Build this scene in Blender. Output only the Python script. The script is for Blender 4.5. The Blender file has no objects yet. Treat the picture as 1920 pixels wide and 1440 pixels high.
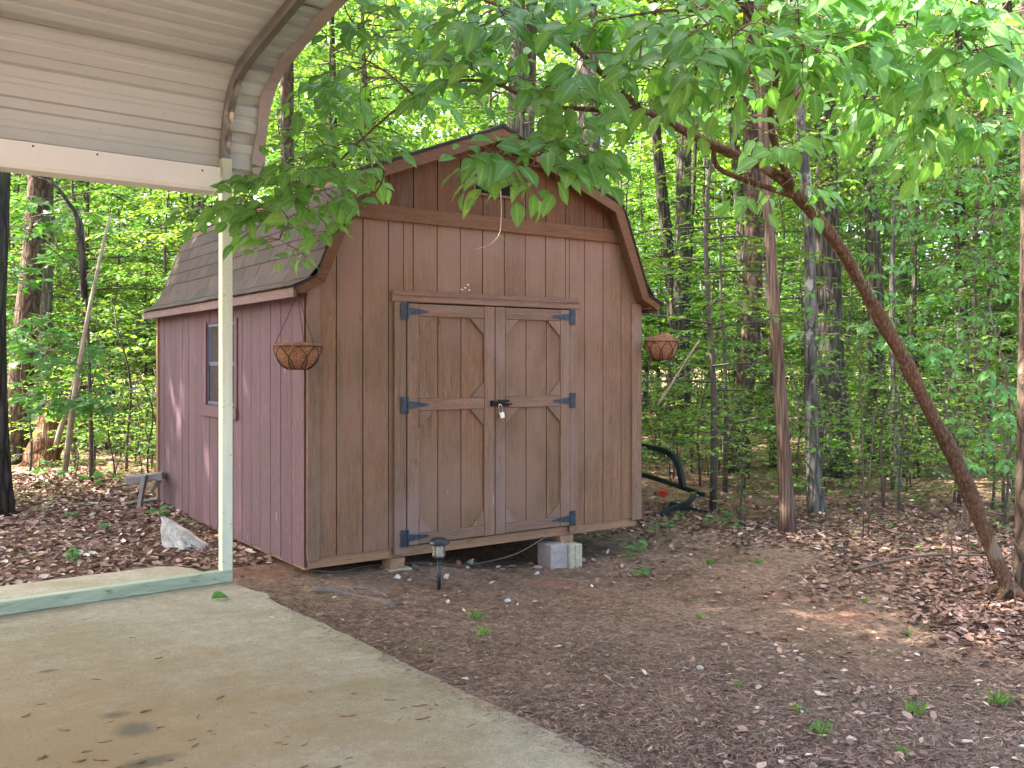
import bpy, math, random
import numpy as np
from mathutils import Vector, Matrix

random.seed(7)
rng = np.random.default_rng(7)
scene = bpy.context.scene
col = scene.collection

# ------------------------------------------------------------------ camera
YAW, FPX, CAM, YH = 0.6149, 1763.1, np.array([-2.5532, -6.0599, 1.3906]), 683.3
cam_d = bpy.data.cameras.new('camera')
cam_d.sensor_width = 36.0
cam_d.lens = FPX / 1920 * 36.0
cam_d.shift_y = -(720 - YH) / 1920
cam_d.clip_start = 0.05
cam_d.clip_end = 600
cam = bpy.data.objects.new('camera', cam_d)
col.objects.link(cam)
cam.location = CAM
cam.rotation_euler = (math.radians(90), 0, -YAW)
scene.camera = cam

# ------------------------------------------------------------------ sky, sun, exposure
SUN_EL = math.radians(52)
sun_h = np.array([-0.80, 0.60])            # horizontal direction towards the sun
sun_h = sun_h / np.linalg.norm(sun_h)
world = bpy.data.worlds.new('World')
scene.world = world
world.use_nodes = True
wn = world.node_tree.nodes
sky = wn.new('ShaderNodeTexSky')
sky.sky_type = 'NISHITA'
sky.sun_disc = False
sky.sun_elevation = SUN_EL
sky.sun_rotation = math.atan2(sun_h[0], sun_h[1])
sky.air_density = 1.0
sky.dust_density = 5.0
sky.ozone_density = 0.3
bg = wn['Background']
bg.inputs['Strength'].default_value = 0.15
world.node_tree.links.new(sky.outputs[0], bg.inputs[0])
sun_d = bpy.data.lights.new('sun', 'SUN')
sun_d.energy = 5.0
sun_d.angle = math.radians(0.5)
sun_d.color = (1.0, 0.94, 0.84)
sun = bpy.data.objects.new('sun', sun_d)
col.objects.link(sun)
sv = Vector((sun_h[0] * math.cos(SUN_EL), sun_h[1] * math.cos(SUN_EL), math.sin(SUN_EL)))
sun.rotation_euler = sv.to_track_quat('Z', 'Y').to_euler()
sun.location = (-20, 15, 30)
scene.view_settings.view_transform = 'Standard'
scene.view_settings.look = 'None'
scene.view_settings.gamma = 1.0
scene.view_settings.exposure = 3.02
scene.render.engine = 'CYCLES'
scene.cycles.max_bounces = 8
scene.cycles.diffuse_bounces = 4
scene.cycles.transmission_bounces = 4
scene.cycles.use_denoising = True


# ------------------------------------------------------------------ pixel helpers (photo is 1920x1440)
_c, _s = math.cos(YAW), math.sin(YAW)


def ray(u, v):
    a = (u - 960) / FPX
    return np.array([_s + a * _c, _c - a * _s, (YH - v) / FPX])


def at(u, v, depth):
    return CAM + ray(u, v) * depth


def on_z(u, v, z):
    d = ray(u, v)
    return CAM + d * ((z - CAM[2]) / d[2])


def smooth(a, b, x):
    t = np.clip((np.asarray(x, float) - a) / (b - a), 0, 1)
    return t * t * (3 - 2 * t)


def ground_z(x, y):
    x = np.asarray(x, float); y = np.asarray(y, float)
    z = -0.075 + 0.095 * smooth(0.6, 3.6, y) * (1 - smooth(-1.5, -0.2, -np.abs(x - 0.2) * 0.5))
    z = -0.075 + 0.085 * smooth(0.8, 3.6, y) * (1 - smooth(0.3, 2.5, x))
    z = z - 0.17 * smooth(0.1, 2.4, x)
    z = z + 0.022 * np.sin(x * 1.9 + 0.7) * np.sin(y * 1.6 + 1.1) * smooth(0.2, 1.2, x)
    z = z + 0.012 * np.sin(x * 5.1 + y * 3.3) * np.sin(y * 4.7 - x * 1.3) * smooth(0.1, 1.0, x)
    far = smooth(8, 40, np.hypot(x, y))
    z = z + far * (0.5 * np.sin(x * 0.11 + 1) * np.sin(y * 0.09 + 0.4) + 0.15 * np.sin(x * 0.4) * np.sin(y * 0.37))
    return z


def on_ground(u, v):
    z = -0.1
    for _ in range(12):
        p = on_z(u, v, z)
        z = float(ground_z(p[0], p[1]))
    return on_z(u, v, z)


# ------------------------------------------------------------------ object helpers
def tag(o, label=None, cat=None, group=None, kind=None):
    if label: o['label'] = label
    if cat: o['category'] = cat
    if group: o['group'] = group
    if kind: o['kind'] = kind
    return o


def empty(name, loc=(0, 0, 0), rz=0.0):
    o = bpy.data.objects.new(name, None)
    o.empty_display_size = 0.1
    o.location = loc
    o.rotation_euler = (0, 0, rz)
    col.objects.link(o)
    return o


def link(name, me, mat=None, parent=None, loc=None):
    o = bpy.data.objects.new(name, me)
    col.objects.link(o)
    if mat is not None and len(me.materials) == 0:
        me.materials.append(mat)
    if parent is not None:
        o.parent = parent
    if loc is not None:
        o.location = loc
    return o


class MB:
    def __init__(self):
        self.v = []; self.f = []

    def add(self, verts, faces):
        n = len(self.v)
        self.v += [tuple(map(float, p)) for p in verts]
        self.f += [tuple(i + n for i in f) for f in faces]
        return self

    def box(self, x0, x1, y0, y1, z0, z1):
        return self.add([(x0, y0, z0), (x1, y0, z0), (x1, y1, z0), (x0, y1, z0), (x0, y0, z1), (x1, y0, z1), (x1, y1, z1), (x0, y1, z1)],
                        [(0, 3, 2, 1), (4, 5, 6, 7), (0, 1, 5, 4), (1, 2, 6, 5), (2, 3, 7, 6), (3, 0, 4, 7)])

    def prism(self, poly, a, b, axis):
        """poly = list of 2-D points; extruded from a to b along axis 'x','y' or 'z'"""
        def mk(p, t):
            if axis == 'y': return (p[0], t, p[1])
            if axis == 'x': return (t, p[0], p[1])
            return (p[0], p[1], t)
        n = len(poly)
        vs = [mk(p, a) for p in poly] + [mk(p, b) for p in poly]
        fs = [tuple(range(n)), tuple(range(2 * n - 1, n - 1, -1))]
        for i in range(n):
            j = (i + 1) % n
            fs.append((i, i + n, j + n, j))
        return self.add(vs, fs)

    def tube(self, pts, rad, sides=8, cap=True, jit=0.0, seed=0, flat=None, twist=0.0):
        pts = [np.array(p, float) for p in pts]
        n = len(pts)
        rad = [rad] * n if np.isscalar(rad) else list(rad)
        r = np.random.default_rng(seed)
        ph = r.random(8) * 6.28
        tang = []
        for i in range(n):
            t = pts[min(i + 1, n - 1)] - pts[max(i - 1, 0)]
            tang.append(t / (np.linalg.norm(t) + 1e-9))
        up = np.array([0, 0, 1.0]) if abs(tang[0][2]) < 0.9 else np.array([1.0, 0, 0])
        nx = np.cross(up, tang[0]); nx /= np.linalg.norm(nx)
        base = len(self.v)
        for i in range(n):
            nx = nx - tang[i] * (nx @ tang[i]); nx /= (np.linalg.norm(nx) + 1e-9)
            ny = np.cross(tang[i], nx)
            for k in range(sides):
                a = 2 * math.pi * k / sides + twist
                q = rad[i]
                if jit:
                    q *= 1 + jit * (math.sin(3 * a + ph[0] + i * .35) + .8 * math.sin(5 * a + ph[1] - i * .8) + .9 * math.sin(2 * a + ph[2] + i * 1.7) + 1.2 * (r.random() - .5)) * .5
                p = pts[i] + q * (math.cos(a) * nx + math.sin(a) * ny)
                self.v.append(tuple(p))
        for i in range(n - 1):
            for k in range(sides):
                a0 = base + i * sides + k; a1 = base + i * sides + (k + 1) % sides
                self.f.append((a0, a1, a1 + sides, a0 + sides))
        if cap:
            self.f.append(tuple(base + k for k in range(sides - 1, -1, -1)))
            self.f.append(tuple(base + (n - 1) * sides + k for k in range(sides)))
        return self

    def lathe(self, prof, c=(0, 0, 0), sides=24, close=False):
        base = len(self.v)
        for (r, z) in prof:
            for k in range(sides):
                a = 2 * math.pi * k / sides
                self.v.append((c[0] + r * math.cos(a), c[1] + r * math.sin(a), c[2] + z))
        for i in range(len(prof) - 1):
            for k in range(sides):
                a0 = base + i * sides + k; a1 = base + i * sides + (k + 1) % sides
                self.f.append((a0, a1, a1 + sides, a0 + sides))
        if close:
            self.f.append(tuple(base + k for k in range(sides - 1, -1, -1)))
            self.f.append(tuple(base + (len(prof) - 1) * sides + k for k in range(sides)))
        return self

    def mesh(self, name, smooth_=False):
        me = bpy.data.meshes.new(name)
        me.from_pydata(self.v, [], self.f)
        if smooth_:
            me.polygons.foreach_set('use_smooth', [True] * len(me.polygons))
        me.update()
        return me

    def build(self, name, mat, parent=None, smooth_=False, bevel=0.0, loc=None, seg=1):
        o = link(name, self.mesh(name, smooth_), mat, parent, loc)
        if bevel:
            m = o.modifiers.new('bevel', 'BEVEL')
            m.width = bevel; m.segments = seg; m.limit_method = 'ANGLE'; m.angle_limit = math.radians(40)
        return o


def spline(pts, n):
    """Catmull-Rom through points (any dimension)"""
    P = np.array(pts, float)
    P = np.vstack([2 * P[0] - P[1], P, 2 * P[-1] - P[-2]])
    out = []
    m = len(P) - 3
    for i in range(n):
        t = i / (n - 1) * m
        k = min(int(t), m - 1); t -= k
        p0, p1, p2, p3 = P[k:k + 4]
        out.append(0.5 * ((2 * p1) + (-p0 + p2) * t + (2 * p0 - 5 * p1 + 4 * p2 - p3) * t * t + (-p0 + 3 * p1 - 3 * p2 + p3) * t ** 3))
    return np.array(out)


def fast_mesh(name, verts, faces, tint=None, smooth_=False, rib=None):
    """verts (n,3), faces (m,k) all of the same size, tint (n,) -> point attribute"""
    me = bpy.data.meshes.new(name)
    n, (m, k) = len(verts), faces.shape
    me.vertices.add(n)
    me.vertices.foreach_set('co', np.ascontiguousarray(verts, dtype=np.float32).ravel())
    me.loops.add(m * k)
    me.loops.foreach_set('vertex_index', np.ascontiguousarray(faces, dtype=np.int32).ravel())
    me.polygons.add(m)
    me.polygons.foreach_set('loop_start', np.arange(0, m * k, k, dtype=np.int32))
    if smooth_:
        me.polygons.foreach_set('use_smooth', np.ones(m, dtype=bool))
    me.update(calc_edges=True)
    if tint is not None:
        at_ = me.attributes.new('tint', 'FLOAT', 'POINT')
        at_.data.foreach_set('value', np.ascontiguousarray(tint, dtype=np.float32))
    if rib is not None:
        at_ = me.attributes.new('rib', 'FLOAT', 'POINT')
        at_.data.foreach_set('value', np.ascontiguousarray(rib, dtype=np.float32))
    return me


def norm(a):
    return a / (np.linalg.norm(a, axis=-1, keepdims=True) + 1e-9)


# leaf templates: x along the leaf (0..1), y across, z out of the blade
def leaf_quad():
    return np.array([(0, 0, 0), (.45, -.30, .07), (1, 0, -.06), (.45, .30, .07)], float), np.array([(0, 1, 2), (0, 2, 3)])


def leaf_ovate(droop=0.22, fold=0.10, wid=0.30, rows=6, wave=0.02, ph=0.0):
    v = []; f = []
    for i in range(rows + 1):
        t = i / rows
        w = wid * (math.sin(math.pi * min(1, t ** 0.82)) ** 0.85) if 0 < t < 1 else 0.0
        if t > .8: w *= 1 - .25 * (t - .8) / .2
        z = -droop * t * t
        for sgn in (-1, 0, 1):
            v.append((t - .04 * abs(sgn) * (1 - t), sgn * max(w, .004), z + fold * abs(sgn) * w / wid * .6 + (wave * math.sin(9 * t + ph + sgn) if sgn else 0)))
    for i in range(rows):
        for j in range(2):
            a = i * 3 + j
            f.append((a, a + 3, a + 4, a + 1))
    return np.array(v), np.array(f)


def leaf_maple(droop=.15):
    ang = [-2.5, -1.75, -1.35, -.95, -.62, -.35, 0, .35, .62, .95, 1.35, 1.75, 2.5]
    rad = [.16, .42, .28, .66, .62, .40, 1.0, .40, .62, .66, .28, .42, .16]
    v = [(.14, 0, 0)]
    for a, r in zip(ang, rad):
        x, y = .14 + r * math.cos(a) * .84, r * math.sin(a) * .9
        v.append((x, y, -droop * r * r + .03 * math.sin(5 * a)))
    f = [(0, i, i + 1) for i in range(1, len(ang))]
    return np.array(v), np.array(f)


def place_leaves(tmpl, pos, dirs, nrm, size, tint, width=None):
    """instances of a template as one vertex array; returns verts, faces, tint"""
    tv, tf = tmpl
    n = len(pos); k = len(tv)
    X = norm(dirs)
    Z = norm(nrm - X * np.sum(nrm * X, axis=1, keepdims=True))
    Y = np.cross(Z, X)
    size = np.broadcast_to(size, (n,))
    wd = size if width is None else size * width
    V = (pos[:, None, :] + size[:, None, None] * (tv[None, :, 0, None] * X[:, None, :] + tv[None, :, 2, None] * Z[:, None, :])
         + wd[:, None, None] * tv[None, :, 1, None] * Y[:, None, :])
    F = (tf[None] + (np.arange(n) * k)[:, None, None]).reshape(-1, tf.shape[1])
    return V.reshape(-1, 3), F, np.repeat(tint, k)


# ------------------------------------------------------------------ materials
MATS = {}


def mat_base(name):
    m = bpy.data.materials.new(name)
    m.use_nodes = True
    nt = m.node_tree
    b = nt.nodes['Principled BSDF']
    MATS[name] = m
    return m, nt, b


class N:
    """tiny node-graph helper"""
    def __init__(self, nt):
        self.nt = nt

    def node(self, t, **kw):
        n = self.nt.nodes.new(t)
        for k, v in kw.items():
            setattr(n, k, v)
        return n

    def put(self, sock, val):
        if isinstance(val, bpy.types.NodeSocket):
            self.nt.links.new(val, sock)
        else:
            sock.default_value = val

    def pos(self):
        return self.node('ShaderNodeNewGeometry').outputs['Position']

    def objc(self):
        return self.node('ShaderNodeTexCoord').outputs['Object']

    def scaled(self, vec, s, loc=None):
        n = self.node('ShaderNodeMapping')
        self.put(n.inputs['Vector'], vec)
        n.inputs['Scale'].default_value = s
        if loc is not None:
            self.put(n.inputs['Location'], loc)
        return n.outputs[0]

    def noise(self, vec, scale, detail=4, rough=.55, dist=0.0):
        n = self.node('ShaderNodeTexNoise')
        self.put(n.inputs['Vector'], vec)
        n.inputs['Scale'].default_value = scale
        n.inputs['Detail'].default_value = detail
        n.inputs['Roughness'].default_value = rough
        n.inputs['Distortion'].default_value = dist
        return n.outputs['Fac']

    def voronoi(self, vec, scale, feature='F1', out='Distance', rand=1.0):
        n = self.node('ShaderNodeTexVoronoi', feature=feature)
        self.put(n.inputs['Vector'], vec)
        n.inputs['Scale'].default_value = scale
        n.inputs['Randomness'].default_value = rand
        return n.outputs[out]

    def ramp(self, fac, stops, interp='LINEAR'):
        n = self.node('ShaderNodeValToRGB')
        self.put(n.inputs[0], fac)
        e = n.color_ramp.elements
        n.color_ramp.interpolation = interp
        while len(e) < len(stops):
            e.new(0.5)
        for el, (p, c) in zip(e, stops):
            el.position = p
            if np.isscalar(c):
                c = (c, c, c)
            el.color = (*c, 1)
        return n.outputs[0]

    def mix(self, fac, a, b, mode='MIX'):
        n = self.node('ShaderNodeMix', data_type='RGBA', blend_type=mode)
        self.put(n.inputs[0], fac)
        for s, v in ((n.inputs[6], a), (n.inputs[7], b)):
            self.put(s, v if isinstance(v, bpy.types.NodeSocket) else (*v, 1))
        return n.outputs[2]

    def math(self, op, a, b=0.0):
        n = self.node('ShaderNodeMath', operation=op)
        self.put(n.inputs[0], a)
        self.put(n.inputs[1], b)
        return n.outputs[0]

    def bump(self, h, strength, dist):
        n = self.node('ShaderNodeBump')
        self.put(n.inputs['Height'], h)
        n.inputs['Strength'].default_value = strength
        n.inputs['Distance'].default_value = dist
        return n.outputs[0]

    def attr(self, name):
        return self.node('ShaderNodeAttribute', attribute_name=name).outputs['Fac']

    def rand(self):
        return self.node('ShaderNodeObjectInfo').outputs['Random']


def painted_wood(name, c1, c2, stain, bare, axis='z', wear=.62, stain_amt=.55, purple=None):
    m, nt, b = mat_base(name); n = N(nt)
    p = n.pos()
    g = {'z': (26, 26, 1.1), 'x': (1.1, 26, 26), 'y': (26, 1.1, 26)}[axis]
    g2 = {'z': (95, 95, 8.0), 'x': (8.0, 95, 95), 'y': (95, 8.0, 95)}[axis]
    grain = n.noise(n.scaled(p, g), 1.0, 6, .68, 2.2)
    fine = n.noise(n.scaled(p, g2), 1.0, 5, .7, 1.6)
    colr = n.ramp(grain, [(.30, c2), (.70, c1)])
    colr = n.mix(.75, colr, n.ramp(fine, [(.28, .45), (.60, 1.08)]), 'MULTIPLY')
    # each board a slightly different fade
    r = n.rand()
    colr = n.mix(1.0, colr, n.ramp(r, [(0, (.86, .87, .88)), (.5, (1, 1, 1)), (1, (1.08, 1.04, 1.0))]), 'MULTIPLY')
    big = n.noise(p, 1.7, 5, .62, .6)
    colr = n.mix(n.ramp(big, [(.48, 0), (.75, stain_amt)]), colr, stain)
    mould = n.noise(n.scaled(p, {'z': (5, 5, 2.2), 'x': (2.2, 5, 5), 'y': (5, 2.2, 5)}[axis]), 1.0, 7, .78, 1.0)
    colr = n.mix(n.ramp(mould, [(.55, 0), (.70, .55)]), colr, (.105, .085, .060))
    if purple is not None:
        pn = n.noise(n.scaled(p, (1.4, 1.4, .9)), 1.3, 3, .5)
        colr = n.mix(n.ramp(pn, [(.45, 0), (.62, .7)]), colr, purple)
    knots = n.noise(n.scaled(p, {'z': (14, 14, 5), 'x': (5, 14, 14), 'y': (14, 5, 14)}[axis]), 1.0, 2, .5)
    colr = n.mix(n.ramp(knots, [(.70, 0), (.80, .6)]), colr, tuple(x * .5 for x in stain))
    flake = n.noise(n.scaled(p, {'z': (38, 38, 4.0), 'x': (4, 38, 38), 'y': (38, 4, 38)}[axis]), 1.0, 4, .65, .4)
    colr = n.mix(n.ramp(flake, [(wear, 0), (wear + .06, .75)]), colr, bare)
    n.put(b.inputs['Base Color'], colr)
    b.inputs['Roughness'].default_value = .78
    b.inputs['Specular IOR Level'].default_value = .25
    h = n.math('ADD', n.math('MULTIPLY', fine, .6), grain)
    n.put(b.inputs['Normal'], n.bump(h, .55, .004))
    return m


BROWN = (.255, .150, .112); BROWN2 = (.165, .098, .072)
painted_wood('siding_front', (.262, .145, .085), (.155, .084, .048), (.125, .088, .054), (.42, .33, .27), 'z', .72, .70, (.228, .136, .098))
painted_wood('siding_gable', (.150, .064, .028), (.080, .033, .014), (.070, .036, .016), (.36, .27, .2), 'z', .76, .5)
painted_wood('siding_side', (.165, .093, .110), (.102, .057, .066), (.100, .066, .058), (.50, .38, .38), 'z', .68, .6)
painted_wood('trim_v', (.258, .155, .102), (.158, .094, .062), (.140, .102, .070), (.45, .36, .30), 'z', .69, .6, (.240, .160, .138))
painted_wood('trim_h', (.265, .155, .108), (.165, .098, .068), (.150, .110, .080), (.43, .34, .28), 'x', .70, .5)
painted_wood('trim_brown', (.170, .078, .036), (.105, .048, .022), (.078, .043, .022), (.36, .26, .18), 'x', .75, .4)
painted_wood('fascia', (.230, .150, .135), (.150, .098, .088), (.12, .09, .075), (.48, .40, .36), 'y', .72, .5)
painted_wood('rim_wood', (.36, .205, .120), (.25, .145, .085), (.19, .13, .085), (.45, .34, .24), 'x', .75, .4)
painted_wood('old_wood', (.34, .31, .30), (.20, .18, .17), (.15, .13, .12), (.6, .56, .55), 'x', .66, .4)


def simple(name, c, rough=.6, metal=0.0, var=.25, scale=14, bump=.0, bdist=.003, spec=.4):
    m, nt, b = mat_base(name); n = N(nt)
    f = n.noise(n.objc(), scale, 5, .6)
    n.put(b.inputs['Base Color'], n.ramp(f, [(.3, tuple(x * (1 - var) for x in c)), (.7, tuple(min(1, x * (1 + var)) for x in c))]))
    b.inputs['Roughness'].default_value = rough
    b.inputs['Metallic'].default_value = metal
    b.inputs['Specular IOR Level'].default_value = spec
    if bump:
        n.put(b.inputs['Normal'], n.bump(f, bump, bdist))
    return m


simple('dark_void', (.035, .025, .02), .9)
simple('hinge_metal', (.028, .040, .060), .5, .35, .5, 30, .3)
simple('black_metal', (.012, .013, .015), .42, .5, .5, 20, .2)
simple('frame_metal', (.010, .016, .018), .45, .3, .5, 9, .2)
simple('lock_body', (.62, .60, .52), .35, .6, .1)
simple('lock_shackle', (.75, .75, .74), .22, 1.0, .1)
simple('brass', (.45, .30, .12), .4, .8, .2)
simple('window_frame', (.060, .065, .115), .5, 0, .3)
simple('wire', (.035, .022, .018), .6, .5, .4)
simple('solar_plastic', (.016, .018, .022), .38, 0, .3, 30)
simple('cable', (.09, .08, .06), .6)
simple('white_plastic', (.65, .65, .63), .4)
simple('red_plastic', (.52, .05, .03), .45, 0, .3)
simple('orange_clay', (.33, .105, .065), .85, 0, .35, 20, .4)
simple('pebble', (.50, .48, .46), .8, 0, .25, 20, .4)
simple('asphalt_edge', (.020, .018, .017), .9, 0, .3)
simple('twig', (.12, .085, .065), .85, 0, .4, 25, .5)
simple('pale_stick', (.36, .29, .20), .8, 0, .35, 9, .5)
simple('sapling_bark', (.085, .068, .054), .85, 0, .4, 9, .5)
simple('root_bark', (.12, .10, .09), .9, 0, .4, 14, .6, .006)

# clear and patterned glass
m, nt, b = mat_base('window_glass')
b.inputs['Base Color'].default_value = (.02, .022, .03, 1)
b.inputs['Roughness'].default_value = .04
b.inputs['Specular IOR Level'].default_value = .8
m, nt, b = mat_base('lamp_glass')
n_ = N(nt)
b.inputs['Base Color'].default_value = (.80, .74, .66, 1)
b.inputs['Roughness'].default_value = .22
b.inputs['Transmission Weight'].default_value = .75
b.inputs['IOR'].default_value = 1.3
n_.put(b.inputs['Normal'], n_.bump(n_.voronoi(n_.objc(), 90), .8, .004))

# coir liner
m, nt, b = mat_base('coir'); n_ = N(nt)
f_ = n_.noise(n_.scaled(n_.objc(), (1, 1, 1.4)), 70, 6, .7, 1.5)
n_.put(b.inputs['Base Color'], n_.ramp(f_, [(.32, (.10, .042, .020)), (.52, (.30, .130, .065)), (.72, (.50, .30, .18))]))
b.inputs['Roughness'].default_value = .95
n_.put(b.inputs['Normal'], n_.bump(f_, 1.0, .012))

# shingles
m, nt, b = mat_base('shingle'); n_ = N(nt)
p_ = n_.pos()
f_ = n_.noise(p_, 260, 2, .6)
g_ = n_.noise(p_, 2.3, 5, .6)
c_ = n_.ramp(f_, [(.3, (.028, .020, .015)), (.7, (.084, .061, .047))])
c_ = n_.mix(1, c_, n_.ramp(n_.rand(), [(0, (.72, .72, .74)), (.5, (.98, .94, .92)), (1, (1.22, 1.10, 1.05))]), 'MULTIPLY')
c_ = n_.mix(n_.ramp(g_, [(.50, 0), (.72, .5)]), c_, (.105, .082, .066))
n_.put(b.inputs['Base Color'], c_)
b.inputs['Roughness'].default_value = .95
n_.put(b.inputs['Normal'], n_.bump(f_, .6, .003))

# carport metals
m, nt, b = mat_base('roof_sheet'); n_ = N(nt)
p_ = n_.pos()
d_ = n_.noise(n_.scaled(p_, (.8, 2.5, 2.5)), 1.0, 5, .6)
s_ = n_.noise(p_, 55, 3, .5)
c_ = n_.ramp(d_, [(.3, (.405, .42, .42)), (.7, (.485, .50, .50))])
c_ = n_.mix(n_.ramp(s_, [(.70, 0), (.78, .7)]), c_, (.12, .09, .075))
n_.put(b.inputs['Base Color'], c_)
b.inputs['Roughness'].default_value = .42
b.inputs['Specular IOR Level'].default_value = .5
simple('white_trim', (.74, .72, .71), .4, 0, .06, 3)
simple('edge_trim', (.34, .265, .26), .5, 0, .15, 4)
simple('galv_bow', (.26, .24, .225), .34, .7, .2, 6, .1)
m, nt, b = mat_base('green_paint'); n_ = N(nt)
p_ = n_.pos()
f_ = n_.noise(n_.scaled(p_, (9, 9, 1.2)), 1.0, 5, .65, .6)
d_ = n_.noise(p_, 38, 4, .6)
c_ = n_.ramp(f_, [(.25, (.46, .50, .38)), (.70, (.66, .68, .54))])
c_ = n_.mix(n_.ramp(d_, [(.62, 0), (.70, .7)]), c_, (.16, .15, .10))
w_ = n_.noise(n_.scaled(p_, (30, 30, 2.0)), 1.0, 6, .75, 1.0)
c_ = n_.mix(n_.ramp(w_, [(.56, 0), (.72, .55)]), c_, (.22, .23, .16))
n_.put(b.inputs['Base Color'], c_)
b.inputs['Roughness'].default_value = .55
m, nt, b = mat_base('rail_paint'); n_ = N(nt)
p_ = n_.pos()
f_ = n_.noise(n_.scaled(p_, (1.5, 12, 12)), 1.0, 5, .7, .8)
d_ = n_.noise(n_.scaled(p_, (3, 20, 20)), 2.0, 5, .7)
c_ = n_.ramp(f_, [(.25, (.20, .24, .17)), (.55, (.36, .41, .29)), (.8, (.50, .53, .42))])
c_ = n_.mix(n_.ramp(d_, [(.56, 0), (.68, .8)]), c_, (.085, .075, .06))
n_.put(b.inputs['Base Color'], c_)
b.inputs['Roughness'].default_value = .65

# concrete
m, nt, b = mat_base('concrete'); n_ = N(nt)
p_ = n_.pos()
a_ = n_.noise(p_, .8, 6, .62, .5)
c_ = n_.ramp(a_, [(.30, (.245, .192, .118)), (.50, (.340, .285, .202)), (.70, (.405, .355, .275))])
gr_ = n_.noise(p_, 120, 3, .6)
c_ = n_.mix(.8, c_, n_.ramp(gr_, [(.25, .55), (.65, 1.15)]), 'MULTIPLY')
md_ = n_.noise(p_, 17, 6, .75)
c_ = n_.mix(.7, c_, n_.ramp(md_, [(.32, .66), (.62, 1.12)]), 'MULTIPLY')
st_ = n_.noise(n_.scaled(p_, (1.6, 3.0, 1)), 1.0, 5, .65, .4)
c_ = n_.mix(n_.ramp(st_, [(.52, 0), (.66, .55)]), c_, (.225, .160, .075))
ms_ = n_.noise(p_, 2.6, 6, .7, .2)
c_ = n_.mix(n_.ramp(ms_, [(.60, 0), (.70, .5)]), c_, (.19, .205, .075))
sp_ = n_.noise(n_.scaled(p_, (1.5, 4.2, 1), (3.1, 1.7, 0)), 1.6, 5, .6)
c_ = n_.mix(n_.ramp(sp_, [(.68, 0), (.74, .75)]), c_, (.065, .050, .032))
# brown patch painting in the carport roof's shade and two dark oil spots, each with its own outline
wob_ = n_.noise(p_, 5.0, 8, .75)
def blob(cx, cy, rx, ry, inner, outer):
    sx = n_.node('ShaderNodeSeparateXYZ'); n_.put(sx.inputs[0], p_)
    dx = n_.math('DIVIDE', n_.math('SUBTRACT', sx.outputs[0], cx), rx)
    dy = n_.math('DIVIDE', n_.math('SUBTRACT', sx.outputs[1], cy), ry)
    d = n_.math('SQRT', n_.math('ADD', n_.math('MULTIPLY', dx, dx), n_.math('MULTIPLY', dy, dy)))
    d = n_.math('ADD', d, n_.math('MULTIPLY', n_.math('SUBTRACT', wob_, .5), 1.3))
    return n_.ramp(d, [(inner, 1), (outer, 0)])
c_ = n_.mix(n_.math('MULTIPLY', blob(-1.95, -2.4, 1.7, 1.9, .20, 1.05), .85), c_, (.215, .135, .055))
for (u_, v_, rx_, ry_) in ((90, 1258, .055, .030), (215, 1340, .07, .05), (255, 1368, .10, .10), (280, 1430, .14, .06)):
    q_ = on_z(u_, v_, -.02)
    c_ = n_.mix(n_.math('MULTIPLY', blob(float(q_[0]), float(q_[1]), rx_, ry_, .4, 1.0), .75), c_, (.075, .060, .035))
pit_ = n_.noise(p_, 45, 2, .5)
c_ = n_.mix(n_.ramp(pit_, [(.67, 0), (.72, .8)]), c_, (.10, .078, .05))
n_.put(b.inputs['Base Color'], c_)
b.inputs['Roughness'].default_value = .82
n_.put(b.inputs['Normal'], n_.bump(n_.math('ADD', gr_, a_), .5, .004))

# painted / plain concrete blocks, rock
simple('block_cream', (.37, .33, .235), .9, 0, .2, 30, .6, .004)
simple('block_lavender', (.30, .255, .245), .85, 0, .2, 20, .5, .004)
m, nt, b = mat_base('rock'); n_ = N(nt)
p_ = n_.objc()
a_ = n_.noise(p_, 7, 6, .7, .4); g_ = n_.noise(p_, 60, 4, .6)
c_ = n_.ramp(a_, [(.30, (.20, .175, .145)), (.48, (.46, .435, .40)), (.7, (.60, .575, .54))])
c_ = n_.mix(.5, c_, n_.ramp(g_, [(.3, .5), (.6, 1.1)]), 'MULTIPLY')
n_.put(b.inputs['Base Color'], c_)
b.inputs['Roughness'].default_value = .95
n_.put(b.inputs['Normal'], n_.bump(n_.math('ADD', a_, n_.math('MULTIPLY', g_, .4)), .9, .025))

# soil
m, nt, b = mat_base('soil'); n_ = N(nt)
p_ = n_.pos()
a_ = n_.noise(p_, 1.3, 6, .62, .4); g_ = n_.noise(p_, 34, 6, .7, .3); t_ = n_.noise(p_, 140, 3, .6)
c_ = n_.ramp(a_, [(.28, (.170, .104, .070)), (.5, (.275, .172, .118)), (.72, (.370, .240, .170))])
c_ = n_.mix(.95, c_, n_.ramp(g_, [(.30, .28), (.50, .92), (.68, 1.5)]), 'MULTIPLY')
k_ = n_.noise(p_, 11, 5, .7, .6)
c_ = n_.mix(.8, c_, n_.ramp(k_, [(.34, .5), (.62, 1.2)]), 'MULTIPLY')
c_ = n_.mix(.5, c_, n_.ramp(t_, [(.3, .5), (.65, 1.2)]), 'MULTIPLY')
r_ = n_.noise(n_.scaled(p_, (1, 1, 1), (7.3, 2.2, 0)), 1.6, 4, .6)
c_ = n_.mix(n_.ramp(r_, [(.57, 0), (.72, .55)]), c_, (.34, .150, .098))
mo_ = n_.noise(n_.scaled(p_, (1, 1, 1), (1.3, 9.2, 0)), 1.9, 7, .72)
c_ = n_.mix(n_.ramp(mo_, [(.57, 0), (.67, .65)]), c_, (.110, .130, .036))
n_.put(b.inputs['Base Color'], c_)
b.inputs['Roughness'].default_value = .95
b.inputs['Specular IOR Level'].default_value = .15
n_.put(b.inputs['Normal'], n_.bump(n_.math('ADD', g_, n_.math('MULTIPLY', t_, .4)), 1.0, .03))


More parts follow.
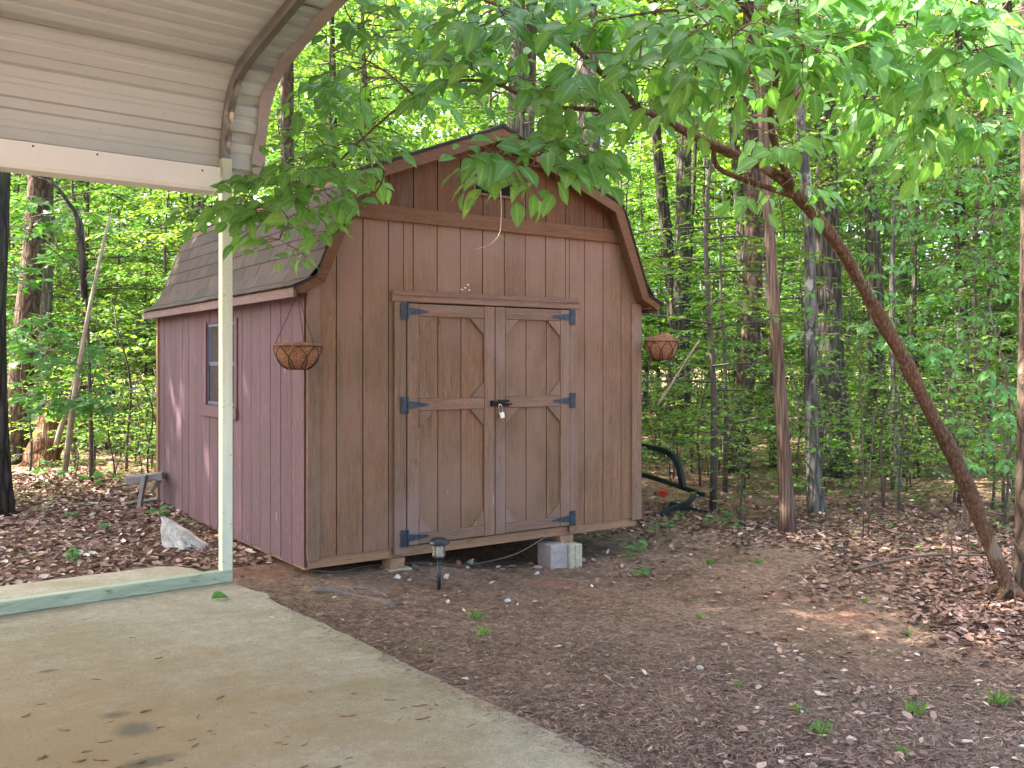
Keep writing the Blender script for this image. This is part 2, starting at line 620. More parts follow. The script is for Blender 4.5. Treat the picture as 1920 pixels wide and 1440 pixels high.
def bark(name, c1, c2, c3, sc=(16, 16, 2.6), moss=0.0, dist=.035, pale=None, cells=1.6):
    m, nt, b = mat_base(name); n = N(nt)
    p = n.pos()
    v = n.voronoi(n.scaled(p, sc), 1.0, 'DISTANCE_TO_EDGE')
    f = n.noise(n.scaled(p, tuple(x * 1.6 for x in sc)), 1.0, 6, .7, .8)
    h = n.math('ADD', n.math('MULTIPLY', n.math('MINIMUM', v, .35), cells), f)
    c = n.ramp(h, [(.35, c1), (.62, c2), (.95, c3)])
    lg = n.noise(p, 1.4, 4, .6)
    c = n.mix(.6, c, n.ramp(lg, [(.3, .6), (.7, 1.25)]), 'MULTIPLY')
    if pale is not None:
        q = n.noise(n.scaled(p, (6, 6, 3)), 1.0, 4, .65)
        c = n.mix(n.ramp(q, [(.56, 0), (.64, .75)]), c, pale)
    if moss:
        q = n.noise(p, 2.4, 4, .6)
        c = n.mix(n.ramp(q, [(.5, 0), (.68, moss)]), c, (.075, .095, .035))
    n.put(b.inputs['Base Color'], c)
    b.inputs['Roughness'].default_value = .92
    b.inputs['Specular IOR Level'].default_value = .15
    n.put(b.inputs['Normal'], n.bump(h, 1.0, dist))
    return m


bark('bark_dark', (.014, .012, .010), (.050, .042, .036), (.105, .092, .080), moss=.4)
bark('bark_brown', (.022, .015, .011), (.078, .053, .039), (.145, .104, .078), sc=(13, 13, 4.5))
bark('bark_grey', (.030, .027, .024), (.105, .096, .085), (.21, .195, .178), moss=.45, pale=(.48, .46, .43))
bark('bark_cedar', (.045, .028, .020), (.125, .080, .058), (.21, .14, .105), sc=(34, 34, 1.5), dist=.012)
bark('bark_dogwood', (.040, .022, .014), (.135, .076, .048), (.30, .19, .13), sc=(40, 40, 13), dist=.014, pale=(.24, .19, .15), cells=.45)
bark('bark_rotten', (.035, .020, .012), (.13, .068, .038), (.26, .15, .09), sc=(22, 22, 3.0), dist=.03)


def foliage(name, dark, mid, light, trans=.5, rough=.5, spec=.35, veins=False):
    """leaf: reflecting blade + light passing through it; colour varies leaf by leaf"""
    m, nt, b = mat_base(name); n = N(nt)
    t = n.attr('tint')
    r = n.rand()
    tt = n.math('ADD', n.math('MULTIPLY', t, .75), n.math('MULTIPLY', r, .25))
    c = n.ramp(tt, [(.05, dark), (.5, mid), (.95, light)])
    if veins:
        rb = n.attr('rib')
        c = n.mix(n.ramp(rb, [(.80, 0), (.97, .55)]), c, tuple(min(1, x * 1.7 + .05) for x in mid))
        c = n.mix(n.ramp(rb, [(.0, .45), (.5, 0)]), c, tuple(x * .72 for x in mid))
        bl = n.noise(n.pos(), 60, 3, .6)
        c = n.mix(n.ramp(bl, [(.35, .35), (.6, 0)]), c, tuple(x * .7 for x in mid))
        n.put(b.inputs['Normal'], n.bump(rb, .5, .006))
    n.put(b.inputs['Base Color'], c)
    b.inputs['Roughness'].default_value = rough
    b.inputs['Specular IOR Level'].default_value = spec
    tr = n.node('ShaderNodeBsdfTranslucent')
    tc = n.mix(1.0, c, (1.55, 1.55, .55), 'MULTIPLY')
    n.put(tr.inputs['Color'], tc)
    mx = n.node('ShaderNodeMixShader')
    mx.inputs[0].default_value = trans
    nt.links.new(b.outputs[0], mx.inputs[1])
    nt.links.new(tr.outputs[0], mx.inputs[2])
    nt.links.new(mx.outputs[0], nt.nodes['Material Output'].inputs['Surface'])
    return m


foliage('leaf_near', (.085, .225, .065), (.145, .330, .095), (.240, .415, .105), .42, .42, .38, True)
foliage('leaf_maple', (.055, .175, .045), (.095, .250, .065), (.160, .330, .085), .45, .45, .4, True)
foliage('leaf_under', (.040, .110, .030), (.080, .185, .048), (.150, .265, .062), .42)
foliage('leaf_canopy', (.055, .120, .025), (.105, .200, .040), (.180, .270, .055), .50)
foliage('leaf_far', (.058, .125, .028), (.110, .200, .042), (.200, .285, .060), .44)
foliage('leaf_ground', (.070, .165, .034), (.130, .255, .054), (.210, .335, .075), .48)

m, nt, b = mat_base('dead_leaf'); n_ = N(nt)
c_ = n_.ramp(n_.attr('tint'), [(0, (.065, .036, .026)), (.25, (.150, .084, .064)), (.5, (.245, .145, .115)), (.72, (.36, .225, .175)), (.86, (.48, .34, .26)), (1, (.62, .53, .46))])
n_.put(b.inputs['Base Color'], c_)
b.inputs['Roughness'].default_value = .75
b.inputs['Specular IOR Level'].default_value = .25
m, nt, b = mat_base('debris'); n_ = N(nt)
c_ = n_.ramp(n_.attr('tint'), [(0, (.080, .050, .036)), (.4, (.205, .126, .092)), (.75, (.31, .195, .145)), (1, (.46, .34, .26))])
n_.put(b.inputs['Base Color'], c_)
b.inputs['Roughness'].default_value = .9
M = MATS

# ================================================================== SETTING: ground and slab
def axis_coords(segs):
    out = []
    for a, b, st in segs:
        out += list(np.arange(a, b, st))
    out.append(segs[-1][1])
    return np.array(out)


gx = axis_coords([(-160, -40, 12), (-40, -10, 1.5), (-10, -1.2, .35), (-1.2, 7.0, .06), (7, 16, .25), (16, 50, 1.5), (50, 200, 12)])
gy = axis_coords([(-120, -20, 12), (-20, -7, 1), (-7, 4.5, .06), (4.5, 16, .25), (16, 50, 1.5), (50, 200, 12)])
GX, GY = np.meshgrid(gx, gy, indexing='ij')
GZ = ground_z(GX, GY)
near = smooth(0.35, .8, GX) * (1 - smooth(6, 8, GX))
GZ = GZ + near * (rng.random(GZ.shape) - .5) * .016
nx_, ny_ = GX.shape
idx = np.arange(nx_ * ny_).reshape(nx_, ny_)
F = np.stack([idx[:-1, :-1], idx[1:, :-1], idx[1:, 1:], idx[:-1, 1:]], -1).reshape(-1, 4)
gme = fast_mesh('ground', np.stack([GX, GY, GZ], -1).reshape(-1, 3), F, smooth_=True)
ground = link('ground', gme, M['soil'])
tag(ground, 'red brown bare soil with patches of moss running into the woods', kind='structure')

CP = Vector((-0.513, -0.03, 0)); CROT = math.radians(3)


def cp_world(x, y, z):
    return np.array([CP.x + x * math.cos(CROT) - y * math.sin(CROT), CP.y + x * math.sin(CROT) + y * math.cos(CROT), z])


r0 = random.Random(3)
edge = []
ys = np.arange(-9.0, 0.02, .06)
for y in ys:
    edge.append((.012 + .006 * math.sin(y * 3.1) + r0.uniform(-.006, .006) + (.05 * math.exp(-((y + .42) / .12) ** 2)), y))
edge += [(-.02, .08), (-.035, .3), (-.05, .55), (-.12, .70), (-.22, .78)]
back = [(x, .80 + .012 * math.sin(x * 3.7) + r0.uniform(-.012, .012)) for x in np.arange(-.3, -9.0, -.12)]
poly = edge + back + [(-9, -9)]
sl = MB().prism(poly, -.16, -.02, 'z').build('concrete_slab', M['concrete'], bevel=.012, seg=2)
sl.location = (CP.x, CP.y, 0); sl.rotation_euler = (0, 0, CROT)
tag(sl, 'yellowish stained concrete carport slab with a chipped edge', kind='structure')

# ================================================================== CARPORT
carport = empty('carport', (CP.x, CP.y, 0), CROT)
tag(carport, 'metal carport with curved ribbed beige roof and pale green corner post', 'carport')
half = [(.034, 2.72), (.024, 2.82), (.002, 2.91), (-.04, 3.03), (-.11, 3.145), (-.24, 3.24), (-.45, 3.305), (-.84, 3.395), (-1.6, 3.56), (-3.0, 3.86)]
RIDGE_Y = -3.0
full = half + [(2 * RIDGE_Y - y, z) for (y, z) in reversed(half[:-1])]
arc = spline(full, 140)


def offset_path(path, d):
    t = np.gradient(path, axis=0); t = norm(t)
    nrm = np.stack([t[:, 1], -t[:, 0]], -1)     # points outwards (away from the inside) for a path running up and over
    return path + nrm * d, nrm


for k, px in enumerate([-.035, -1.56, -3.08, -4.60, -6.12]):
    for side, py in enumerate([.034, 2 * RIDGE_Y - .034]):
        MB().box(px - .035, px + .035, py - .035, py + .035, -.02 + .075, 2.56).build('post', M['green_paint'], carport, bevel=.006, seg=2)
        # sleeve where the bow enters the post
        MB().box(px - .0325, px + .0325, py - .0325, py + .0325, 2.56, 2.725).build('post_sleeve', M['green_paint'], carport, bevel=.005)
    # the bow, crimped at its two bends
    pts = []; hw = []
    sl_ = np.concatenate([[0], np.cumsum(np.linalg.norm(np.diff(arc, axis=0), axis=1))])
    L = sl_[-1]
    mb = MB()
    rings = []
    n = 180
    for i in range(n):
        q = L * i / (n - 1)
        y = np.interp(q, sl_, arc[:, 0]); z = np.interp(q, sl_, arc[:, 1])
        y2 = np.interp(min(L, q + .02), sl_, arc[:, 0]); z2 = np.interp(min(L, q + .02), sl_, arc[:, 1])
        y1 = np.interp(max(0, q - .02), sl_, arc[:, 0]); z1 = np.interp(max(0, q - .02), sl_, arc[:, 1])
        t = np.array([y2 - y1, z2 - z1]); t /= np.linalg.norm(t)
        o = np.array([t[1], -t[0]])
        dent = 0
        for qc in (.10, .29, .50):
            for qq in (q, L - q):
                dent = max(dent, math.exp(-((qq - qc) / .050) ** 2))
        w = .031
        ins = .031 * (1 - .85 * dent)
        c = np.array([y, z])
        a, b_ = c + o * .031, c - o * ins
        mid = c - o * (ins * .4)
        rings.append([(px - w, *a), (px + w, *a), (px + w * (1 + .10 * dent), *mid), (px + w * .72, *(c - o * .031 * (1 - .3 * dent))), (px, *b_), (px - w * .72, *(c - o * .031 * (1 - .3 * dent))), (px - w * (1 + .10 * dent), *mid)])
    vs = [p for r in rings for p in r]
    fs = []
    kk = 7
    for i in range(n - 1):
        for j in range(kk):
            a = i * kk + j; a2 = i * kk + (j + 1) % kk
            fs.append((a, a2, a2 + kk, a + kk))
    mb.add(vs, fs).build('bow', M['galv_bow'], carport, smooth_=False)
MB().box(-9, .0, -.001, .074, -.0185, .056).build('base_rail', M['rail_paint'], carport, bevel=.005, seg=2)
MB().box(-9, .0, 2 * RIDGE_Y - .07, 2 * RIDGE_Y + .005, -.0185, .056).build('base_rail', M['rail_paint'], carport, bevel=.005, seg=2)

# roof sheets: ribs run along the carport, the profile follows the bow
tail = np.array([[.034, 2.60], [.034, 2.66]])
pp = np.vstack([tail, arc, np.array([[2 * RIDGE_Y - .034, 2.66], [2 * RIDGE_Y - .034, 2.60]])])
ppo, _ = offset_path(pp, .040)
q_ = np.concatenate([[0], np.cumsum(np.linalg.norm(np.diff(ppo, axis=0), axis=1))])
LT = q_[-1]


def prof_at(q):
    y = np.interp(q, q_, ppo[:, 0]); z = np.interp(q, q_, ppo[:, 1])
    y2 = np.interp(q + .02, q_, ppo[:, 0]); z2 = np.interp(q + .02, q_, ppo[:, 1])
    y1 = np.interp(q - .02, q_, ppo[:, 0]); z1 = np.interp(q - .02, q_, ppo[:, 1])
    t = np.array([y2 - y1, z2 - z1]); t /= (np.linalg.norm(t) + 1e-9)
    return np.array([y, z]), np.array([t[1], -t[0]])


SHEET = .73
XE = .225
ns = int(math.ceil(LT / SHEET))
for i in range(ns):
    q0, q1 = i * SHEET, min(LT, (i + 1) * SHEET + .035)
    prof = []      # (q, height)
    cell = SHEET / 3
    marks = []
    for c in range(4):
        b0 = q0 + c * cell
        marks += [(b0 - .0, 0), (b0 + .014, .030), (b0 + .066, .030), (b0 + .080, 0)]
        for fct in (.66,):
            m0 = b0 + cell * fct
            marks += [(m0 - .020, 0), (m0 - .008, .007), (m0 + .016, .007), (m0 + .028, 0)]
    marks = [mk for mk in marks if q0 - 1e-6 <= mk[0] <= q1]
    if marks[-1][0] < q1 - .01: marks.append((q1, 0))
    vs = []; fs = []
    lift = .009 * (i % 2)
    for j, (q, h) in enumerate(marks):
        p, o = prof_at(q)
        for (hh, xx) in ((h + lift, -6.35), (h + lift, XE), (h + lift + .0012, -6.35), (h + lift + .0012, XE)):
            a = p + o * hh
            vs.append((xx, a[0], a[1]))
    for j in range(len(marks) - 1):
        a = j * 4; c = a + 4
        fs += [(a, a + 1, c + 1, c), (a + 2, c + 2, c + 3, a + 3), (a + 1, a + 3, c + 3, c + 1), (a, c, c + 2, a + 2)]
    e = (len(marks) - 1) * 4
    fs += [(0, 2, 3, 1), (e, e + 1, e + 3, e + 2)]
    MB().add(vs, fs).build('roof_sheet', M['roof_sheet'], carport)
# end trim: folded strip in overlapping lengths along the roof edge
qs = np.arange(0, LT, .56)
for i, q0 in enumerate(qs):
    q1 = min(LT, q0 + .58)
    vs = []; fs = []
    n = 9
    for j in range(n):
        q = q0 + (q1 - q0) * j / (n - 1)
        p, o = prof_at(q)
        dz = -.008 - .002 * (i % 2) - .004 * abs(math.sin(q * 14))
        wv = .060 + .010 * math.sin(q * 13 + i)
        for (xx, hh) in ((XE - wv, dz - .003), (XE + .022, dz), (XE + .022, .028), (XE + .019, .028), (XE + .019, dz + .003), (XE - wv, dz + .001)):
            a = p + o * hh
            vs.append((xx, a[0], a[1]))
    for j in range(n - 1):
        for k in range(6):
            a = j * 6 + k; a2 = j * 6 + (k + 1) % 6
            fs.append((a, a2, a2 + 6, a + 6))
    fs += [tuple(range(5, -1, -1)), tuple((n - 1) * 6 + k for k in range(6))]
    MB().add(vs, fs).build('edge_trim', M['edge_trim'], carport)
# boxed white gutter-like trim inside the eave
pl = [(-.105, 2.635), (-.105, 2.505), (-.095, 2.485), (.060, 2.485), (.060, 2.482), (-.097, 2.482), (-.108, 2.503), (-.108, 2.635)]
MB().prism(pl, -6.3, -.125, 'x').build('eave_trim', M['white_trim'], carport)
for x in (-.24, -.86, -1.20, -1.9):
    MB().lathe([(0.0, 0), (.005, .001), (.006, .004), (0, .006)], sides=8).build('screw', M['black_metal'], carport, loc=(x, -.109, 2.60 if x > -.5 else 2.615)).rotation_euler = (math.pi / 2, 0, 0)

# ================================================================== STORAGE SHED
W, D, S8 = 3.09, 3.70, 0.2032
shed = empty('storage_shed', (0, 0, 0))
tag(shed, 'brown wooden barn style storage shed with gambrel roof and double doors', 'shed')
CXM = W / 2
# outer roof line, left half (x, z) from eave end up to the ridge
RP = [(-.130, 1.915), (.015, 1.990), (.315, 2.730), (CXM, 3.215)]
RPF = RP + [(W - x, z) for (x, z) in reversed(RP[:-1])]


def roof_line(x, d=0.0):
    return float(np.interp(x, [p[0] for p in RPF], [p[1] for p in RPF])) - d


GAP = .008
xg = [0.0] + [.0 + i * S8 + .02 for i in range(1, 15)] + [W]      # groove positions across the front
front = MB()
pf = [(0.004, .06)] + [(W - .004, .06)] + [(W - .004, roof_line(W - .004, .05))] + [(x, z - .05) for (x, z) in reversed(RPF) if .01 < x < W - .01] + [(.004, roof_line(.004, .05))]
# the opening for the doors is behind them; the sheathing itself is continuous
front = MB().prism(pf, .002, .03, 'y').build('front_wall', M['dark_void'], shed)
DX0, DXM, DX1, DZ0, DZ1 = .770, 1.540, 2.281, .072, 1.843


def clip_top(x0, x1, d):
    pts = [(x1, roof_line(x1, d))]
    for (x, z) in reversed(RPF):
        if x0 < x < x1:
            pts.append((x, z - d))
    pts.append((x0, roof_line(x0, d)))
    return pts


for i in range(len(xg) - 1):
    x0, x1 = xg[i] + GAP / 2, xg[i + 1] - GAP / 2
    yo = -.010 + .0012 * math.sin(i * 2.3)
    # lower siding, cut around the doorway
    spans = []
    if x1 <= DX0 - .02 or x0 >= DX1 + .02:
        spans.append((x0, x1, .062))
    elif x0 < DX0 - .02:
        spans.append((x0, DX0 - .02, .062)); spans.append((DX0 - .014, x1, DZ1 + .02))
    elif x1 > DX1 + .02:
        spans.append((DX1 + .02, x1, .062)); spans.append((x0, DX1 + .014, DZ1 + .02))
    else:
        spans.append((x0, x1, DZ1 + .02))
    for (a, b_, zb) in spans:
        if b_ - a < .01:
            continue
        top = clip_top(a, b_, .045)
        top = [(x, min(z, 2.478)) for (x, z) in top]
        pts = [(a, zb), (b_, zb)] + [p for k, p in enumerate(top) if k == 0 or p != top[k - 1]]
        MB().prism(pts, yo, .001, 'y').build('board', M['siding_front'], front)
    # gable siding above the band
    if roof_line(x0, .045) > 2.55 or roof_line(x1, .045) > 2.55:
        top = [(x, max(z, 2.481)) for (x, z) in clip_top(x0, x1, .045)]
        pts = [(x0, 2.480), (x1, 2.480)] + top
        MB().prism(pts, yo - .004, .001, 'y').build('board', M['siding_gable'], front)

# side and back walls
side = MB().box(.004, .034, .031, D, .06, 1.93).build('side_wall', M['dark_void'], shed)
WY0, WY1, WZ0, WZ1 = 1.39, 2.12, 1.05, 1.735
for i in range(18):
    y0 = i * S8 + (.0 if i == 0 else .018) + GAP / 2
    y1 = (i + 1) * S8 + .018 - GAP / 2 if i < 17 else D
    xo = -.010 + .0012 * math.sin(i * 1.7)
    segs = [(.002 - .01 * (i % 2), 1.925)]
    if y1 > WY0 and y0 < WY1:
        segs = [(.002, WZ0 - .005), (WZ1 + .005, 1.925)]
        if y0 < WY0 - .02: MB().box(xo, .003, y0, WY0 - .003, WZ0 - .005, WZ1 + .005).build('board', M['siding_side'], side)
        if y1 > WY1 + .02: MB().box(xo, .003, WY1 + .003, y1, WZ0 - .005, WZ1 + .005).build('board', M['siding_side'], side)
    for (z0, z1) in segs:
        MB().box(xo, .003, y0, y1, z0, z1).build('board', M['siding_side'], side)
side2 = MB().box(W - .034, W - .004, .031, D, .06, 1.93).build('side_wall', M['dark_void'], shed)
for i in range(18):
    y0 = i * S8 + .02 + GAP / 2; y1 = (i + 1) * S8 + .02 - GAP / 2 if i < 17 else D
    MB().box(W - .003, W + .009, y0, y1, .058, 1.925).build('board', M['siding_front'], side2)
bp = [(x, z) for (x, z) in pf]
MB().prism(bp, D - .03, D + .005, 'y').build('back_wall', M['siding_front'], shed)
MB().box(.03, W - .03, .03, D - .03, .062, .12).build('floor_deck', M['rim_wood'], shed)

# rim joists, corner boards, band, door casing
MB().box(.015, W - .04, .004, .045, -.012, .0605).build('rim_joist', M['rim_wood'], shed, bevel=.003)
MB().box(.016, .05, .047, D - .02, -.03, .0595).build('rim_joist', M['rim_wood'], shed, bevel=.003)
MB().box(W - .07, W - .042, .047, D - .02, -.012, .0595).build('rim_joist', M['rim_wood'], shed, bevel=.003)
for (x0, x1) in ((.002, .096), (W - .112, W - .002)):
    MB().box(x0, x1, -.029, -.0115, .045, roof_line(x0 if x0 < 1 else x1, .02) - .05).build('corner_board', M['trim_v'], shed, bevel=.003)
MB().box(-.026, -.0115, D - .045, D + .012, .05, 1.88).build('corner_board', M['rim_wood'], shed, bevel=.003)
MB().prism([(.255, 2.425), (W - .255, 2.425), (W - .300, 2.535), (.300, 2.535)], -.034, -.0155, 'y').build('band_board', M['trim_brown'], shed, bevel=.003)
MB().box(.668, DX0 - .006, -.031, -.0118, .012, DZ1 + .001).build('door_casing', M['trim_v'], shed, bevel=.003)
MB().box(DX1 + .006, 2.372, -.031, -.0118, .012, DZ1 + .001).build('door_casing', M['trim_v'], shed, bevel=.003)
MB().box(.646, 2.392, -.033, -.0118, DZ1 + .003, DZ1 + .075).build('door_header', M['trim_h'], shed, bevel=.003)
MB().box(.648, 2.375, -.041, -.0335, DZ1 + .050, DZ1 + .086).build('door_header', M['trim_h'], shed, bevel=.002)

# doors
for (dx0, dx1, lx0, lx1) in ((DX0, DXM - .004, .864, 1.441), (DXM + .004, DX1, 1.636, 2.186)):
    d = MB().box(dx0, dx1, -.012, -.001, DZ0, DZ1 - .008).build('door', M['dark_void'], shed)
    d['label'] = 'framed plank door leaf with clipped corner panels'
    cuts = [dx0] + [x for x in xg if dx0 + .03 < x < dx1 - .03] + [dx1]
    for a, b_ in zip(cuts[:-1], cuts[1:]):
        MB().box(a + GAP / 2, b_ - GAP / 2, -.020, -.0125, DZ0 + .003, DZ1 - .011).build('board', M['siding_front'], d)
    yf, yb = -.039, -.0205
    for (a, b_) in ((dx0, lx0), (lx1, dx1)):
        MB().box(a, b_, yf, yb, DZ0, DZ1 - .008).build('stile', M['trim_v'], d, bevel=.003)
    for (z0, z1) in ((1.744, DZ1 - .010), (1.051, 1.137), (DZ0 + .002, .150)):
        MB().box(lx0 + .002, lx1 - .002, yf + .001, yb, z0, z1).build('rail', M['trim_h'], d, bevel=.003)
    b1 = .125
    for (zt, zb) in ((1.742, 1.139), (1.049, .152)):
        for sx in (0, 1):
            xa = lx0 + .002 if sx == 0 else lx1 - .002
            sg = 1 if sx == 0 else -1
            for (zc, sz) in ((zt, -1), (zb, 1)):
                b2 = b1 if sz < 0 else .115
                tri = [(xa, zc), (xa + sg * b2, zc), (xa + sg * b2 * .94, zc + sz * .012), (xa + sg * .004, zc + sz * b2)]
                if sg * sz > 0:
                    pass
                MB().prism(tri, yf + .002, yb, 'y').build('corner_brace', M['trim_v'], d, bevel=.0025)
    # T hinges
    hx = dx0 if dx0 < 1 else dx1
    sg = 1 if dx0 < 1 else -1
    for hz in (1.778, 1.095, .128):
        h = MB()
        h.box(min(hx - sg * .055, hx - sg * .004), max(hx - sg * .055, hx - sg * .004), -.044, -.0395, hz - .062, hz + .062)
        h.tube([(hx, -.045, hz - .060), (hx, -.045, hz + .060)], .0075, 8)
        tri = [(hx + sg * .006, hz - .027), (hx + sg * .05, hz - .024), (hx + sg * .175, hz - .006), (hx + sg * .175, hz + .006), (hx + sg * .05, hz + .024), (hx + sg * .006, hz + .027)]
        h.prism(tri, -.045, -.0395, 'y')
        for (bx, bz) in ((-.03, .04), (-.03, -.04), (.06, .0), (.11, .0)):
            h.lathe([(.0055, 0), (.0045, .003), (0, .0035)], (0, 0, 0), 6)
            for q in range(len(h.v) - 18, len(h.v)):
                vx, vy, vz = h.v[q]
                h.v[q] = (hx + sg * bx + vx, -.0455 - vz, hz + bz + vy)
        h.build('hinge', M['hinge_metal'], d)
# sliding bolt
latch = MB()
latch.box(1.492, 1.528, -.046, -.0395, 1.066, 1.112)
latch.box(1.556, 1.668, -.045, -.0395, 1.098, 1.116)
latch.box(1.556, 1.668, -.045, -.0395, 1.062, 1.078)
latch.box(1.500, 1.650, -.058, -.046, 1.095, 1.109)
latch.box(1.560, 1.655, -.054, -.046, 1.066, 1.076)
latch.tube([(1.495, -.053, 1.088), (1.690, -.053, 1.082)], .0075, 8)
latch.tube([(1.545, -.060, 1.092), (1.545, -.075, 1.070), (1.548, -.068, 1.055)], .006, 8)
for (bx, bz) in ((1.505, 1.105), (1.505, 1.073), (1.60, 1.107), (1.655, 1.107), (1.655, 1.07), (1.60, 1.07)):
    latch.box(bx - .005, bx + .005, -.062, -.045, bz - .005, bz + .005)
latch.build('bolt_latch', M['black_metal'], shed, bevel=.002)
# gable vent
vent = MB()
VX0, VX1, VZ0, VZ1 = 1.345, 1.715, 2.690, 2.835
vent.box(VX0, VX0 + .02, -.030, -.0155, VZ0, VZ1).box(VX1 - .02, VX1, -.030, -.0155, VZ0, VZ1)
vent.box(VX0 + .021, VX1 - .021, -.030, -.0155, VZ0, VZ0 + .018).box(VX0 + .021, VX1 - .021, -.030, -.0155, VZ1 - .018, VZ1)
vt = vent.build('gable_vent', M['trim_brown'], shed)
MB().box(VX0 + .021, VX1 - .021, -.0175, -.0158, VZ0 + .019, VZ1 - .019).build('vent_screen', M['dark_void'], vt)
slat = MB().prism([(-.028, 0), (-.019, .010), (-.0185, .012), (-.0275, .002)], VX0 + .022, VX1 - .022, 'x').mesh('slat')
for k in range(8):
    link('slat', slat, M['black_metal'], vt, (0, 0, VZ0 + .019 + k * .0135))

# window in the side wall
win = MB()
win.box(-.006, .028, WY0, WY0 + .022, WZ0, WZ1).box(-.006, .028, WY1 - .022, WY1, WZ0, WZ1)
win.box(-.006, .028, WY0 + .0225, WY1 - .0225, WZ1 - .022, WZ1).box(-.012, .028, WY0 + .0225, WY1 - .0225, WZ0, WZ0 + .025)
wo = win.build('window', M['window_frame'], shed)
ZM = 1.395
sash = MB().box(.000, .022, WY0 + .023, WY1 - .023, ZM - .015, ZM + .018)
sash.box(.002, .022, WY0 + .023, WY0 + .05, ZM + .019, WZ1 - .023).box(.002, .022, WY1 - .05, WY1 - .023, ZM + .019, WZ1 - .023)
sash.build('upper_sash', M['window_frame'], wo)
sash = MB().box(.010, .024, WY0 + .023, WY0 + .05, WZ0 + .026, ZM - .016).box(.010, .024, WY1 - .05, WY1 - .023, WZ0 + .026, ZM - .016)
sash.build('lower_sash', M['window_frame'], wo)
MB().box(.005, .016, WY0 + .051, WY1 - .051, 1.558, 1.572).build('muntin', M['window_frame'], wo)
MB().box(.004, .017, (WY0 + WY1) / 2 - .007, (WY0 + WY1) / 2 + .007, ZM + .019, WZ1 - .023).build('muntin', M['window_frame'], wo)
MB().box(.0175, .0205, WY0 + .0505, WY1 - .0505, ZM + .0185, WZ1 - .0225).build('pane', M['window_glass'], wo)
MB().box(.0175, .0205, WY0 + .0505, WY1 - .0505, WZ0 + .0265, ZM - .0165).build('pane', M['window_glass'], wo)
MB().box(-.034, -.0115, WY0 - .07, WY1 + .09, WZ0 - .105, WZ0 - .010).build('sill', M['siding_side'], wo, bevel=.003)
MB().box(-.024, -.0115, WY0 - .06, WY0 - .004, WZ0 - .009, WZ1 + .03).build('window_casing', M['siding_side'], wo, bevel=.003)
MB().box(-.022, -.0115, WY1 + .004, WY1 + .055, WZ0 - .009, WZ1 + .03).build('window_casing', M['siding_side'], wo, bevel=.003)

# roof deck, rake boards, fascia, shingles
RY0, RY1 = -.135, D + .12
roof = empty('roof'); roof.parent = shed
dk = [(x, z - .006) for (x, z) in RPF] + [(x, z - .030) for (x, z) in reversed(RPF)]
deck = MB().prism(dk, RY0 + .03, RY1, 'y').build('roof_deck', M['trim_brown'], roof)


def rake(side):
    fx = (lambda x: x) if side == 0 else (lambda x: W - x)
    o = [(fx(x), z - .012) for (x, z) in RP]
    inn = [(fx(-.085), 1.862), (fx(.085), 1.945), (fx(.395), 2.662), (CXM, 3.108)]
    for k in range(3):
        a, b_ = o[k], o[k + 1]; c, d = inn[k + 1], inn[k]
        t = .0015 * k
        MB().prism([a, b_, c, d], RY0 - t, RY0 + .022 - t, 'y').build('rake_board', M['trim_brown'], roof, bevel=.003)
    # soffit strip behind the rake
    inn2 = [(fx(-.05), 1.885), (fx(.055), 1.950), (fx(.36), 2.685), (CXM, 3.145)]
    for k in range(3):
        a, b_ = inn2[k], inn2[k + 1]
        MB().prism([(a[0], a[1]), (b_[0], b_[1]), (b_[0], b_[1] - .018), (a[0], a[1] - .018)], RY0 + .024, -.0155, 'y').build('soffit', M['trim_brown'], roof)


rake(0); rake(1)
for (x0, x1) in ((-.132, -.108), (W + .108, W + .132)):
    MB().box(x0, x1, RY0 + .026, RY1, 1.840, 1.905).build('fascia', M['fascia'], roof, bevel=.003)
    xa, xb = (x1 + .001, -.012) if x0 < 0 else (W + .012, x0 - .001)
    MB().box(xa, xb, RY0 + .030, RY1, 1.872, 1.880).build('soffit', M['fascia'], roof)


def slope_points(side):
    pts = [(-.150, 1.908)] + RP[1:]
    return pts if side == 0 else [(W - x, z) for (x, z) in pts]


tabw = .305
tab = MB()
rr = random.Random(5)


def tab_mesh(seed):
    r = random.Random(seed)
    w = tabw - .006
    n = 5
    mb = MB(); vs = []
    for j in range(n + 1):
        y = w * j / n
        e = r.uniform(-.004, .004)
        vs += [(-e, y, .0085 + r.uniform(0, .002)), (.150, y, .0035), (-e, y, .0020), (.150, y, 0)]
    fs = []
    for j in range(n):
        a = j * 4; c = a + 4
        fs += [(a, a + 1, c + 1, c), (a + 2, c + 2, c + 3, a + 3), (a, c, c + 2, a + 2), (a + 1, a + 3, c + 3, c + 1)]
    e = n * 4
    fs += [(0, 2, 3, 1), (e, e + 1, e + 3, e + 2)]
    return mb.add(vs, fs).mesh('shingle')


